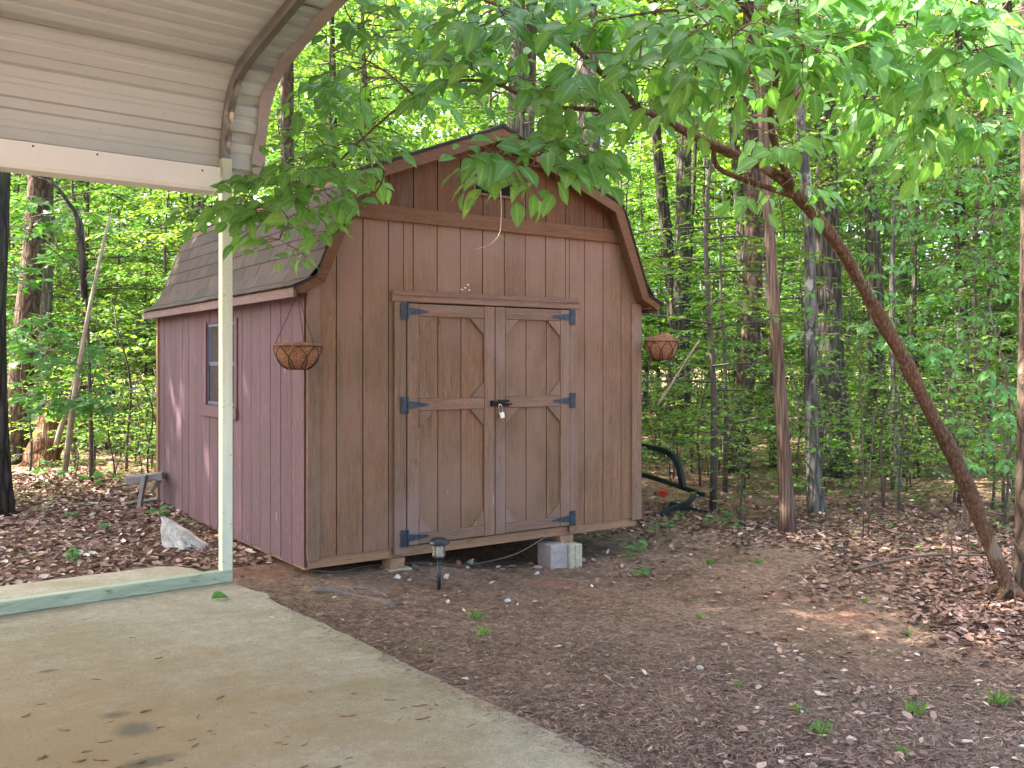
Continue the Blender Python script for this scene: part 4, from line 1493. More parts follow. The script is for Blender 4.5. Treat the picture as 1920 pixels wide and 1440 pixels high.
def leafy_tree(root, skeleton, regions, tmpls, mat, wood_mat, seed, leaf, wood_name='trunk', per=8, n_obj=300, flat=False, twig_r=.0035, view_bias=.55):
    """skeleton: list of (polyline world pts, radii). regions: (u0,u1,v0,v1,d0,d1,n sprays, leaf scale).
    Sprays grow from the nearest wood; every spray carries pairs of leaves. Coordinates relative to root."""
    r = np.random.default_rng(seed)
    org = np.array(root.location)
    nodes = []; 
    for k, (pts, rad, nm, sides) in enumerate(skeleton):
        mb = MB().tube(np.array(pts) - org, rad, sides, jit=.10 if sides > 8 else .05, seed=seed + k)
        mb.build(nm, M[wood_mat], root, smooth_=True)
        nodes += [np.array(p) for p in pts[len(pts) // 3 if k == 0 else 0:]]
    targets = []
    for (u0, u1, v0, v1, d0, d1, n, ls) in regions:
        for i in range(n):
            p = at(r.uniform(u0, u1), r.uniform(v0, v1), r.uniform(d0, d1))
            targets.append((p, ls))
    nd = np.array(nodes)
    targets.sort(key=lambda t: np.min(np.linalg.norm(nd - t[0], axis=1)))
    tw = MB()
    P, Dr, Nr, S_, T = [], [], [], [], []
    to_cam = np.array([-.35, -.75, .0])
    allnodes = list(nodes)
    for (p, ls) in targets:
        A = np.array(allnodes)
        d = np.linalg.norm(A - p, axis=1)
        q = A[int(np.argmin(d))]
        L = np.linalg.norm(p - q)
        mid = (p + q) / 2 + np.array([0, 0, .12 * L]) + r.normal(size=3) * .05 * L
        c = spline([q, mid, p], 6)
        tw.tube(c - org, [max(twig_r * .6, min(.011, twig_r * (1 + 2.2 * L)) * (1 - .13 * j)) for j in range(6)], 5, cap=False)
        allnodes += [c[2], c[4], c[5]]
        dirv = norm(c[5] - c[3])
        if flat:
            dirv = norm(dirv * np.array([1, 1, .25]))
        # spray: two or three twiglets fanning out
        nt_ = 3
        tb = r.normal(.5, .15)
        for k in range(nt_):
            ax = norm(dirv * np.array([1, 1, .35]) + r.normal(size=3) * np.array([.55, .55, .18]) + np.array([0, 0, -.05]))
            tl = leaf * ls * r.uniform(1.0, 2.0)
            e = p + ax * tl + np.array([0, 0, -.12 * tl])
            tw.tube([p - org, (p + e) / 2 + np.array([0, 0, .04 * tl]) - org, e - org], [twig_r * .8, twig_r * .6, twig_r * .35], 4, cap=False)
            m_ = max(2, per // nt_ + int(r.integers(0, 2)))
            for j in range(m_):
                s = .25 + .75 * (j + 1) / m_
                sg = 1 if j % 2 else -1
                lat = np.cross(ax, [0, 0, 1.0]); lat = norm(lat)
                if j == m_ - 1:
                    dd = ax
                else:
                    dd = norm(ax * .45 + lat * sg * .9)
                dd = norm(dd + np.array([0, 0, -r.uniform(.0, .75) if not flat else -r.uniform(0, .35)]) + r.normal(size=3) * .18)
                nn = np.array([0, 0, 1.0]) + to_cam * view_bias * r.uniform(.3, 1.3) + r.normal(size=3) * .36
                P.append(p + (e - p) * s + dd * .015); Dr.append(dd); Nr.append(nn)
                S_.append(leaf * ls * (r.uniform(.75, 1.22) if r.random() < .7 else r.uniform(.4, .8))); T.append(np.clip(tb + r.normal(0, .16), 0, 1))
    twigs = tw.build('twigs', M['twig'], root, smooth_=True)
    twigs['kind'] = 'stuff'
    P, Dr, Nr, S_, T = np.array(P), np.array(Dr), np.array(Nr), np.array(S_), np.array(T)
    # leaves that show largest become parts of their own
    rel = P - CAM
    fw_ = rel[:, 0] * _s + rel[:, 1] * _c
    u = 960 + FPX * (rel[:, 0] * _c - rel[:, 1] * _s) / fw_
    v = YH - FPX * rel[:, 2] / fw_
    score = S_ / fw_ * ((u > 0) & (u < 1920) & (v > 0) & (v < 1440))
    order = np.argsort(-score)
    big, rest = order[:n_obj], order[n_obj:]
    nb = 10
    meshes = {}
    for ti, tm in enumerate(tmpls):
        for bi in range(nb):
            vv = tm[0]
            meshes[(ti, bi)] = fast_mesh('leaf', vv, tm[1], np.full(len(vv), (bi + .5) / nb), True, (np.abs(vv[:, 1]) < .003).astype(float))
            meshes[(ti, bi)].materials.append(M[mat])
    for i in big:
        X = norm(Dr[i]); Z = norm(Nr[i] - X * (Nr[i] @ X)); Y = np.cross(Z, X)
        o = link('leaf', meshes[(int(i) % len(tmpls), min(nb - 1, int(T[i] * nb)))], None, root)
        s = S_[i]
        q = P[i] - org
        o.matrix_local = Matrix(((X[0] * s, Y[0] * s, Z[0] * s, q[0]), (X[1] * s, Y[1] * s, Z[1] * s, q[1]), (X[2] * s, Y[2] * s, Z[2] * s, q[2]), (0, 0, 0, 1)))
    if len(rest):
        Vs, Fs, Ts, off = [], [], [], 0; Rb = []
        for ti, tm in enumerate(tmpls):
            sel = rest[rest % len(tmpls) == ti]
            V, F, Tn = place_leaves(tm, P[sel] - org, Dr[sel], Nr[sel], S_[sel], T[sel])
            Vs.append(V); Fs.append(F + off); Ts.append(Tn); off += len(V); Rb.append(np.tile((np.abs(tm[0][:, 1]) < .003).astype(float), len(sel)))
        fo = link('foliage', fast_mesh('foliage', np.vstack(Vs), np.vstack(Fs), np.concatenate(Ts), True, np.concatenate(Rb)), M[mat], root)
        fo['kind'] = 'stuff'
    return len(P)


def pxline(pts, n, r0_, r1_):
    c = spline([at(*p) for p in pts], n)
    return c, [r0_ + (r1_ - r0_) * i / (n - 1) for i in range(n)]


# the leaning tree whose limbs reach over the shed
lb = on_ground(1893, 1122)
ld = (lb - CAM)[0] * _s + (lb - CAM)[1] * _c
lean = empty('leaning_tree', tuple(lb))
tag(lean, 'leaning tree with reddish bark and broad green leaves arching over the shed', 'tree')
tp = [tuple((1902, 1165, ld)), (1886, 1095, ld), (1842, 985, ld - .05), (1795, 870, ld - .1), (1740, 765, ld - .2), (1690, 665, ld - .3), (1630, 560, ld - .4), (1565, 450, ld - .5), (1490, 362, ld - .6), (1440, 318, ld - .75), (1345, 276, ld - 1.0), (1265, 236, ld - 1.2), (1205, 208, ld - 1.35), (1130, 206, ld - 1.5), (1020, 200, ld - 1.65)]
tc = spline([at(*p) for p in tp], 64)
tr_ = [float(np.interp(i / 63, [0, .02, .06, .3, .56, .62, .8, 1], [.110, .076, .054, .045, .038, .031, .023, .010])) for i in range(64)]
# rough bumps of the bark along the stem
tr_ = [q * (1 + .06 * math.sin(i * 1.3) + .06 * math.sin(i * .55 + 1) + .10 * math.exp(-((i - 12) / 1.2) ** 2) + .13 * math.exp(-((i - 21) / 1.0) ** 2)) for i, q in enumerate(tr_)]
skel = [(tc, tr_, 'trunk', 14)]
D0 = ld - .6
for pts, ra, rb in [
    ([(1500, 372, D0), (1420, 345, D0 - .1), (1350, 318, D0 - .3), (1338, 285, D0 - .4), (1342, 272, D0 - .45)], .020, .012),
    ([(1490, 362, D0), (1445, 240, D0 - .4), (1455, 120, D0 - .8), (1400, 20, D0 - 1.2), (1330, -60, D0 - 1.5)], .026, .010),
    ([(1445, 240, D0 - .4), (1560, 110, D0 - .7), (1680, 60, D0 - 1.0), (1800, 40, D0 - 1.2)], .016, .006),
    ([(1680, 60, D0 - 1.0), (1740, 130, D0 - .9), (1830, 190, D0 - .8)], .009, .004),
    ([(1205, 208, ld - 1.35), (1120, 130, ld - 1.6), (1040, 55, ld - 1.7), (960, 20, ld - 1.6), (880, -10, ld - 1.5)], .018, .007),
    ([(1130, 206, ld - 1.5), (1060, 270, ld - 1.8), (980, 300, ld - 2.0)], .008, .004),
    ([(1020, 200, ld - 1.65), (900, 150, ld - 1.4), (780, 180, ld - 1.2), (680, 260, ld - 1.0), (600, 340, ld - .9)], .011, .005),
    ([(780, 180, ld - 1.2), (700, 120, ld - .9), (620, 90, ld - .6)], .007, .004),
    ([(1400, 20, D0 - 1.2), (1250, 20, D0 - 1.6), (1120, 40, D0 - 1.8)], .010, .004),
    ([(680, 260, ld - 1.0), (720, 330, ld - 1.1), (650, 420, ld - 1.1), (560, 470, ld - 1.1)], .006, .003),
]:
    c, rr2 = pxline(pts, 14, ra, rb)
    skel.append((c, rr2, 'limb', 8))
REG = [
    (905, 1085, 258, 318, 4.3, 4.8, 17, 1.15),
    (470, 620, 385, 465, 5.2, 5.7, 10, 1.0), (440, 560, 325, 400, 5.3, 5.8, 9, 1.0), (560, 715, 305, 375, 5.2, 5.7, 14, 1.0), (365, 400, 385, 405, 5.6, 5.9, 2, .9),
    (560, 700, 130, 320, 5.5, 6.5, 24, 1.0), (660, 880, 20, 185, 5.0, 6.2, 24, 1.0), (820, 960, 70, 150, 4.6, 5.2, 9, 1.05),
    (940, 1130, 30, 195, 4.4, 5.1, 18, 1.1), (1090, 1290, -10, 195, 4.0, 4.9, 28, 1.15), (1250, 1500, -40, 110, 3.9, 4.7, 34, 1.15),
    (1480, 1720, -40, 110, 3.9, 4.8, 34, 1.15), (1700, 1940, -40, 130, 3.9, 4.8, 36, 1.15), (1300, 1440, 130, 200, 5.6, 6.2, 8, 1.05),
    (1370, 1520, 215, 270, 5.0, 5.6, 8, 1.1), (1380, 1540, 320, 370, 5.7, 6.1, 6, 1.0), (1620, 1780, 100, 190, 4.6, 5.2, 12, 1.15), (1700, 1930, 130, 290, 4.6, 5.6, 24, 1.1),
    (900, 1060, -30, 60, 4.2, 5.0, 10, 1.1), (700, 900, -40, 50, 4.8, 6.0, 14, 1.0),
]
for k_, a_ in enumerate((.3, 1.7, 2.9, 4.2, 5.3)):
    pr = [np.array([math.cos(a_ + .15 * j) * .09 * j, math.sin(a_ + .15 * j) * .09 * j, .10 - .045 * j]) for j in range(4)]
    MB().tube(pr, [.042, .028, .016, .006], 7, jit=.15, seed=k_).build('root', M['bark_dogwood'], lean, smooth_=True)
n_l = leafy_tree(lean, skel, REG, OVATE, 'leaf_near', 'bark_dogwood', 51, .112, view_bias=1.5)
print('leaning tree leaves', n_l)

# climbing sapling with mixed leaves right of the cedar
ub = on_ground(1618, 1010)
ud = (ub - CAM)[0] * _s + (ub - CAM)[1] * _c
sap = empty('leafy_sapling', tuple(ub))
tag(sap, 'bushy sapling with thin pale stems crossing the leaning red trunk', 'sapling')
sk = []
for k, pts in enumerate([[(1618, 1010, ud), (1614, 700, ud - .1), (1610, 520, ud - .2), (1600, 430, ud - .3)], [(1630, 1010, ud), (1650, 760, ud), (1690, 560, ud - .1), (1700, 380, ud - .2)], [(1614, 700, ud - .1), (1560, 500, ud - .2), (1590, 300, ud - .3)], [(1792, 1055, ud - .5), (1800, 880, ud - .5), (1798, 700, ud - .55), (1830, 480, ud - .7)]]):
    c, rr2 = pxline(pts, 14, .0065 if k != 2 else .005, .0025)
    c = c + np.cumsum(np.random.default_rng(k).normal(size=(14, 3)) * .012, axis=0)
    sk.append((c, rr2, 'stem', 7))
leafy_tree(sap, sk, [(1560, 1700, 230, 420, ud - .6, ud + .3, 46, .66), (1700, 1910, 300, 520, ud - .9, ud + .2, 76, .68), (1620, 1900, 470, 660, ud - .8, ud + .1, 64, .66), (1730, 1910, 640, 760, ud - 1.0, ud - .3, 30, .8), (1780, 1910, 760, 860, ud - 1.0, ud - .4, 18, .8), (1500, 1600, 540, 640, ud - .2, ud + .3, 6, .6)], OVATE, 'leaf_maple', 'sapling_bark', 61, .105, n_obj=160, view_bias=.7)

# maple sapling on the left
mb0 = on_ground(172, 905)
md = (mb0 - CAM)[0] * _s + (mb0 - CAM)[1] * _c
mp = empty('maple_sapling', tuple(mb0))
tag(mp, 'maple sapling with flat layers of lobed leaves near the broken stump', 'sapling')
sk = []
for k, (pts, ra) in enumerate([([(172, 905, md), (168, 700, md), (160, 520, md), (150, 400, md), (100, 330, md + .2)], .026), ([(168, 700, md), (110, 640, md - .5), (70, 610, md - .7)], .008), ([(160, 520, md), (100, 470, md - .4), (50, 440, md - .5)], .008), ([(170, 760, md), (190, 730, md - .5), (200, 720, md - .8)], .006)]):
    c, rr2 = pxline(pts, 12, ra, .005)
    sk.append((c, rr2, 'stem', 7))
leafy_tree(mp, sk, [(30, 130, 360, 440, md - 1.0, md + .3, 16, 1.0), (20, 140, 460, 540, md - 1.0, md + .2, 18, 1.0), (20, 130, 580, 640, md - 1.2, md, 16, 1.0), (60, 160, 640, 700, md - 1.4, md - .3, 16, 1.05), (130, 210, 720, 765, md - 1.5, md - .6, 12, 1.1), (60, 120, 730, 745, md - 1.3, md - .6, 5, 1.05), (90, 200, 850, 900, md - .4, md + .2, 8, .8), (120, 250, 360, 430, md + .4, md + 1.4, 10, .9)], MAPLE, 'leaf_maple', 'sapling_bark', 71, .155, flat=True, n_obj=240, view_bias=.35)

# ================================================================== GROUND THINGS
rg = np.random.default_rng(101)
CURL = (np.array([(0, 0, .01), (.35, -.26, .10), (.4, 0, .0), (.35, .26, .12), (.75, -.2, .13), (.8, 0, .03), (.75, .2, .09), (1, 0, .12)]),
        np.array([(0, 1, 2), (0, 2, 3), (1, 4, 2), (2, 4, 5), (2, 5, 3), (3, 5, 6), (4, 7, 5), (5, 7, 6)]))


def in_slab(x, y):
    dx, dy = x - CP.x, y - CP.y
    lx = dx * math.cos(CROT) + dy * math.sin(CROT); ly = -dx * math.sin(CROT) + dy * math.cos(CROT)
    return (lx < .03) & (ly < .82)


def scatter(n, fn, size, name, mat, lab, tmpl, lift=.006, flatness=.35, tmean=.5, tsd=.22, kind='stuff', spill=.03):
    P = np.zeros((0, 2))
    while len(P) < n:
        q = fn(n)
        x, y = q[:, 0], q[:, 1]
        ok = ~in_slab(x + spill * rg.random(len(x)) ** 2, y) & ~((x > .03) & (x < W - .03) & (y > .08) & (y < D - .02))
        P = np.vstack([P, q[ok]])
    P = P[:n]
    z = ground_z(P[:, 0], P[:, 1]) + lift + rg.random(n) * .012
    z = np.where(in_slab(P[:, 0], P[:, 1]), np.maximum(z, -.016), z)
    a = rg.random(n) * 6.28
    D_ = np.stack([np.cos(a), np.sin(a), rg.normal(0, .18, n)], -1)
    Nn = np.stack([rg.normal(0, flatness, n), rg.normal(0, flatness, n), np.ones(n)], -1)
    V, F, T = place_leaves(tmpl, np.column_stack([P, z]), D_, Nn, size * rg.uniform(.55, 1.35, n), np.clip(rg.normal(tmean, tsd, n), 0, 1), rg.uniform(.6, 1.2, n))
    o = link(name, fast_mesh(name, V, F, T), M[mat])
    tag(o, lab, 'leaves' if 'leaf' in name else 'debris', kind=kind)
    return o


def px_field(u0, u1, v0, v1):
    """points on the ground whose pixels fill a rectangle of the photo, thinned with distance"""
    def f(n):
        u = rg.uniform(u0, u1, n); v = rg.uniform(v0, v1, n)
        out = []
        d = (-.12 - CAM[2]) / ((YH - v) / FPX)
        a = (u - 960) / FPX
        return np.column_stack([CAM[0] + (_s + a * _c) * d, CAM[1] + (_c - a * _s) * d])
    return f


def mix_field(*fs):
    def f(n):
        k = rg.integers(0, len(fs), n)
        out = np.zeros((n, 2))
        for i, g in enumerate(fs):
            q = g(n)
            out[k == i] = q[k == i]
        return out
    return f


def forest_floor(n):
    d = np.sqrt(rg.uniform(7.0 ** 2, 34 ** 2, n)); u = rg.uniform(-250, 2200, n)
    a = (u - 960) / FPX
    q = np.column_stack([CAM[0] + (_s + a * _c) * d, CAM[1] + (_c - a * _s) * d])
    return q[~((q[:, 0] < 4.2) & (q[:, 1] < -.2))]


def soil_edge(n):
    q = px_field(1100, 2000, 925, 1330)(n)
    a = q - CAM[:2]
    fw_ = a[:, 0] * _s + a[:, 1] * _c
    u = 960 + FPX * (a[:, 0] * _c - a[:, 1] * _s) / fw_
    v = YH + FPX * 1.51 / fw_
    line = np.interp(u, [1100, 1300, 1480, 1700, 1920], [965, 985, 1005, 1085, 1170])
    w = 40 * np.sin(q[:, 0] * 2.3 + q[:, 1]) + 30 * np.sin(q[:, 1] * 5.1 - q[:, 0] * 1.7)
    return q[rg.random(len(q)) < 1 / (1 + np.exp((v - line + w * .6) / 17))]


def pad(f):
    def g(n):
        q = f(n)
        while len(q) < n:
            q = np.vstack([q, f(n)])
        return q[:n]
    return g


def yard_left(n):
    return np.column_stack([rg.uniform(-3.2, .03, n), rg.uniform(.6, 7.5, n)])


scatter(13000, yard_left, .062, 'leaf_litter', 'dead_leaf', 'pinkish brown fallen leaves between the slab and the shed side wall', CURL, .008, .45, .56, .22)
scatter(42000, pad(forest_floor), .07, 'leaf_litter', 'dead_leaf', 'brown fallen leaves carpeting the forest floor', CURL, .008, .45, .48, .24)
scatter(11000, pad(soil_edge), .055, 'leaf_litter', 'dead_leaf', 'brown fallen leaves along the edge of the bare soil', CURL, .006, .4, .42, .22)
scatter(1300, mix_field(px_field(450, 2000, 1040, 1500), px_field(1300, 2000, 1150, 1500)), .042, 'leaf_litter', 'dead_leaf', 'scattered fallen leaves on the bare soil before the shed', CURL, .004, .3, .48, .26, spill=.25)
CHIP = (np.array([(0, -.06, 0), (1, -.04, .02), (1, .05, .03), (0, .06, .01)]), np.array([(0, 1, 2), (0, 2, 3)]))
scatter(50000, mix_field(px_field(430, 2000, 1020, 1500), px_field(430, 2000, 1150, 1500)), .027, 'soil_debris', 'debris', 'fine brown needles and bark crumbs strewn over the bare soil', CHIP, .002, .5, .45, .25, spill=.16)

# grass tufts, moss cushions and ground cover
def tuft_mesh(seed, n=26, h=.07, spread=.035):
    r = np.random.default_rng(seed)
    P = np.column_stack([r.normal(0, spread * .4, (n, 2)), np.zeros(n)])
    D_ = np.column_stack([r.normal(0, .55, (n, 2)), np.ones(n) * .8])
    tm = (np.array([(0, -.045, 0), (0, .045, 0), (.55, .04, -.05), (.55, -.04, -.05), (1, 0, -.22)]), np.array([(0, 1, 2), (0, 2, 3), (3, 2, 4)]))
    V, F, T = place_leaves(tm, P, D_, r.normal(size=(n, 3)), h * r.uniform(.6, 1.3, n), r.random(n))
    return fast_mesh('blades', V, F, T)


TUFTS = [tuft_mesh(s) for s in (1, 2, 3)]
r = random.Random(15)
tuft_px = [(1385, 1290), (1495, 1335), (1690, 1415), (1330, 1058), (1870, 1320), (1420, 1055), (1705, 1195), (1540, 1380), (1715, 1340), (1620, 1130), (890, 1160), (905, 1190), (1310, 1160)]
for i, (u, v) in enumerate(tuft_px):
    p = on_ground(u, v)
    o = link('grass_tuft', TUFTS[i % 3], M['leaf_ground'])
    o.location = tuple(p); o.rotation_euler = (0, 0, r.uniform(0, 6)); s = r.uniform(.6, 1.25); o.scale = (s, s, s)
    tag(o, 'small green grass tuft growing in the bare soil', 'grass', 'grass tufts in the bare soil')


def cover(n):
    return pad(lambda m_: (lambda q: q[(np.sin(q[:, 0] * 1.3 + .5) * np.sin(q[:, 1] * 1.1 + q[:, 0] * .4) > .05)])(forest_floor(m_)))(n)


scatter(9000, cover, .055, 'ground_cover_leaf', 'leaf_ground', 'low green ground cover scattered over the forest floor', QUAD, .05, .35, .5, .25)


# ---- rock by the side wall
def hull_mesh(pts, name):
    import bmesh
    bm = bmesh.new()
    for p in pts:
        bm.verts.new(p)
    res = bmesh.ops.convex_hull(bm, input=bm.verts)
    junk = [g for g in set(res['geom_interior'] + res['geom_unused']) if isinstance(g, bmesh.types.BMVert)]
    if junk:
        bmesh.ops.delete(bm, geom=junk, context='VERTS')
    bmesh.ops.subdivide_edges(bm, edges=bm.edges, cuts=3, use_grid_fill=True)
    rr_ = np.random.default_rng(len(pts))
    for v in bm.verts:
        q = v.co
        d = math.sin(q.x * 31 + q.z * 17) * math.sin(q.y * 27 + q.z * 23) * .012 + rr_.normal() * .003
        v.co += q.normalized() * d
    me = bpy.data.meshes.new(name)
    bm.to_mesh(me); bm.free()
    return me


cen = on_ground(345, 1028)


def rel_px(lst, dep):
    return [tuple(at(u, v, d) - cen) for (u, v, d) in lst]


rd = (cen - CAM)[0] * _s + (cen - CAM)[1] * _c
rk = link('rock', hull_mesh(rel_px([(301, 968, rd), (308, 966, rd + .1), (302, 995, rd - .02), (304, 1022, rd - .05), (322, 1034, rd - .08), (345, 1030, rd - .10), (362, 1012, rd - .05), (330, 985, rd - .02), (352, 995, rd + .1), (405, 1030, rd + .08), (398, 1034, rd - .02), (365, 1034, rd), (330, 1034, rd + .2), (380, 1015, rd + .12)], rd), 'rock'), M['rock'])
rk.location = tuple(cen)
tag(rk, 'pale jagged triangular rock lying in leaves by the purple wall', 'rock')

# ---- weathered lumber behind the shed corner
ln_ = on_ground(262, 952)
dj = (ln_ - CAM)[0] * _s + (ln_ - CAM)[1] * _c


def bar(p, q, w, h, up=(0, 0, 1)):
    """rectangular bar between two world points"""
    p, q, up = np.array(p, float), np.array(q, float), np.array(up, float)
    t = norm(q - p); sd = norm(np.cross(t, up)); u_ = np.cross(sd, t)
    vs = [c + sd * a * w / 2 + u_ * b_ * h / 2 for c in (p, q) for (a, b_) in ((-1, -1), (1, -1), (1, 1), (-1, 1))]
    return vs, [(0, 1, 2, 3), (7, 6, 5, 4), (0, 4, 5, 1), (1, 5, 6, 2), (2, 6, 7, 3), (3, 7, 4, 0)]


bench = empty('broken_bench', tuple(ln_))
tag(bench, 'broken grey weathered bench of planks by the far corner of the shed', 'bench')
for nm, p, q, w, h in [('plank', at(236, 900, dj), at(306, 892, dj + .1), .16, .07), ('leg', at(272, 890, dj - .05), at(261, 955, dj - .05), .06, .035), ('brace', at(283, 922, dj + .05), at(300, 900, dj + .1), .05, .03)]:
    vs, fs = bar(p - ln_, q - ln_, w, h)
    MB().add(vs, fs).build(nm, M['old_wood'], bench, bevel=.004)
vs, fs = bar(at(230, 948, dj + .15), at(303, 938, dj + .4), .10, .05)
tag(MB().add(vs, fs).build('lumber', M['old_wood'], bevel=.004), 'grey length of lumber lying on the leaves under the broken bench', 'lumber')

# ---- rotten stump and sticks on the left
sb_ = on_ground(78, 872)
st = empty('rotten_stump', tuple(sb_))
tag(st, 'broken rotten stump with jagged splinters among the left trees', 'stump')
rs = np.random.default_rng(8)
prof_pts = [np.array([.02 * i, 0, -.1 + .12 * i]) for i in range(9)]
mb = MB().tube(prof_pts, [.30, .25, .22, .20, .18, .165, .15, .12, .05], 14, jit=.25, seed=4)
mb.build('trunk', M['bark_rotten'], st, smooth_=True)
for k in range(7):
    a = k * .9
    p0 = np.array([.16 + .11 * math.cos(a), .11 * math.sin(a), .55]); 
    MB().tube([p0, p0 + np.array([.01, .01, .2]), p0 + np.array([rs.normal() * .03, rs.normal() * .03, .25 + .3 * rs.random()])], [.05, .03, .004], 5, seed=k).build('splinter', M['bark_rotten'], st)


def stick(name, pts, ra, rb, mat, lab, cat='branch', n=12, kids=()):
    c = spline(pts, n)
    root = empty(name, tuple(c[0]))
    MB().tube(c - c[0], [ra + (rb - ra) * i / (n - 1) for i in range(n)], 7, jit=.08, seed=n).build('stem', M[mat], root, smooth_=True)
    for kp, ka in kids:
        kc = spline(kp, 6)
        MB().tube(kc - c[0], [ka * (1 - .15 * i) for i in range(6)], 5).build('twig', M[mat], root, smooth_=True)
    tag(root, lab, cat)
    return root


d1 = 9.6
stick('dead_sapling', [at(122, 884, d1), at(140, 740, d1), at(160, 620, d1), at(180, 520, d1), at(206, 405, d1)], .032, .014, 'pale_stick', 'pale bare leaning dead sapling left of the shed', 'sapling', kids=[([at(180, 500, d1), at(170, 510, d1), at(160, 525, d1)], .008), ([at(188, 490, d1), at(178, 478, d1), at(196, 472, d1)], .006)])
stick('dead_sapling', [at(106, 835, 11), at(118, 790, 11), at(140, 715, 11), at(150, 640, 11)], .035, .02, 'pale_stick', 'short pale dead sapling beside the rotten stump', 'sapling')
stick('bent_branch', [at(160, 560, 10), at(148, 420, 10), at(128, 380, 10), at(100, 345, 10), at(60, 330, 10)], .03, .012, 'bark_dark', 'dark arching bent branch above the maple sapling')
stick('fallen_log', [on_ground(40, 815) + np.array([0, 0, .35]), on_ground(160, 812) + np.array([0, 0, .3]), on_ground(290, 812) + np.array([0, 0, .25])], .05, .03, 'pale_stick', 'pale thin fallen log lying across the woods left of the shed', 'log')
stick('fallen_branch', [on_ground(20, 872), at(60, 840, 14), at(105, 800, 14), at(125, 785, 14)], .06, .03, 'bark_dark', 'dark fallen branch propped on the rotten stump')
stick('bare_branch', [at(1232, 760, 9.6), at(1262, 715, 9.6), at(1290, 670, 9.6), at(1312, 638, 9.6)], .014, .006, 'pale_stick', 'pale bare branch sticking up behind the ragged hanging basket', kids=[([at(1290, 670, 9.6), at(1300, 668, 9.5), at(1310, 655, 9.5)], .004), ([at(1262, 715, 9.6), at(1285, 705, 9.5), at(1300, 690, 9.5)], .004)])
pa = on_ground(1600, 1075); pb = on_ground(1855, 1055)
stick('fallen_branch', [pa + np.array([0, 0, .03]), (pa + pb) / 2 + np.array([0, 0, .10]), pb + np.array([0, 0, .06])], .014, .008, 'twig', 'thin dark fallen branch on the ground by the foot of the leaning tree')
rq = random.Random(12)
for i, (u, v) in enumerate([(1790, 1110), (1815, 1115), (1840, 1085), (1770, 1075), (1860, 1125), (1905, 1140)]):
    p = on_ground(u, v)
    h = rq.uniform(.35, .75)
    q = p + np.array([rq.uniform(-.12, .12), rq.uniform(-.12, .12), h])
    stick('bare_shoot', [p - np.array([0, 0, .03]), (p + q) / 2 + np.array([rq.uniform(-.04, .04), 0, 0]), q], .006, .002, 'twig', 'thin bare woody shoot by the foot of the leaning tree', 'shoot', 7,
          kids=[([(p + q) / 2, (p + q) / 2 + np.array([rq.uniform(-.1, .1), rq.uniform(-.1, .1), .12]), (p + q) / 2 + np.array([rq.uniform(-.15, .15), rq.uniform(-.15, .15), .25])], .003)])['group'] = 'bare shoots by the leaning tree'
# the hanging dead twig on the gable and small bare twigs above it
stick('dead_twig', [at(938, 345, 6.2), at(940, 400, 6.2), at(936, 440, 6.2), at(915, 460, 6.2), at(888, 468, 6.2)], .004, .002, 'pale_stick', 'thin dead twig dangling before the gable band board', 'twig', kids=[([at(936, 440, 6.2), at(948, 450, 6.2), at(955, 458, 6.2)], .0015)])

# ---- black tubular frame beside the right wall
fbase = on_ground(1290, 962)
df = (fbase - CAM)[0] * _s + (fbase - CAM)[1] * _c
fr = empty('metal_frame', tuple(fbase))
tag(fr, 'black square tube metal implement frame lying beside the shed', 'frame')


def sq(name, pts, w, n=14):
    c = spline([at(*p) for p in pts], n) - fbase
    MB().tube(c, w * .7, 4, twist=math.pi / 4).build(name, M['frame_metal'], fr, bevel=.006, seg=2)


sq('hoop', [(1170, 828, df + .6), (1205, 836, df + .45), (1240, 843, df + .25), (1262, 856, df + .15), (1274, 880, df + .05), (1281, 915, df)], .060, 18)
sq('bar', [(1170, 880, df + .6), (1205, 890, df + .45), (1245, 902, df + .25), (1285, 916, df), (1322, 928, df - .1)], .048)
sq('bar', [(1185, 984, df - .25), (1222, 971, df - .2), (1258, 955, df - .12), (1290, 942, df - .1), (1303, 926, df - .06)], .055)
sq('foot', [(1255, 945, df + .15), (1300, 956, df + .1), (1342, 968, df + .05)], .068, 4)
for (u, v) in ((1299, 926), (1308, 929), (1302, 951), (1310, 954)):
    c = at(u, v, df - .17) - fbase
    MB().lathe([(.008, 0), (.006, .006), (0, .007)], sides=8).build('bolt', M['lock_shackle'], fr, loc=tuple(c)).rotation_euler = (math.pi / 2, 0, -YAW)
p = at(1243, 926, df + .1)
rp = MB().prism([(-.055, -.03), (.03, -.045), (.06, .03), (.01, .055), (-.05, .035)], -.012, .012, 'y').build('red_scrap', M['red_plastic'], bevel=.008)
rp.location = tuple(p); rp.rotation_euler = (.4, .3, -.5)
tag(rp, 'bright red plastic scrap caught on the black metal frame', 'scrap')


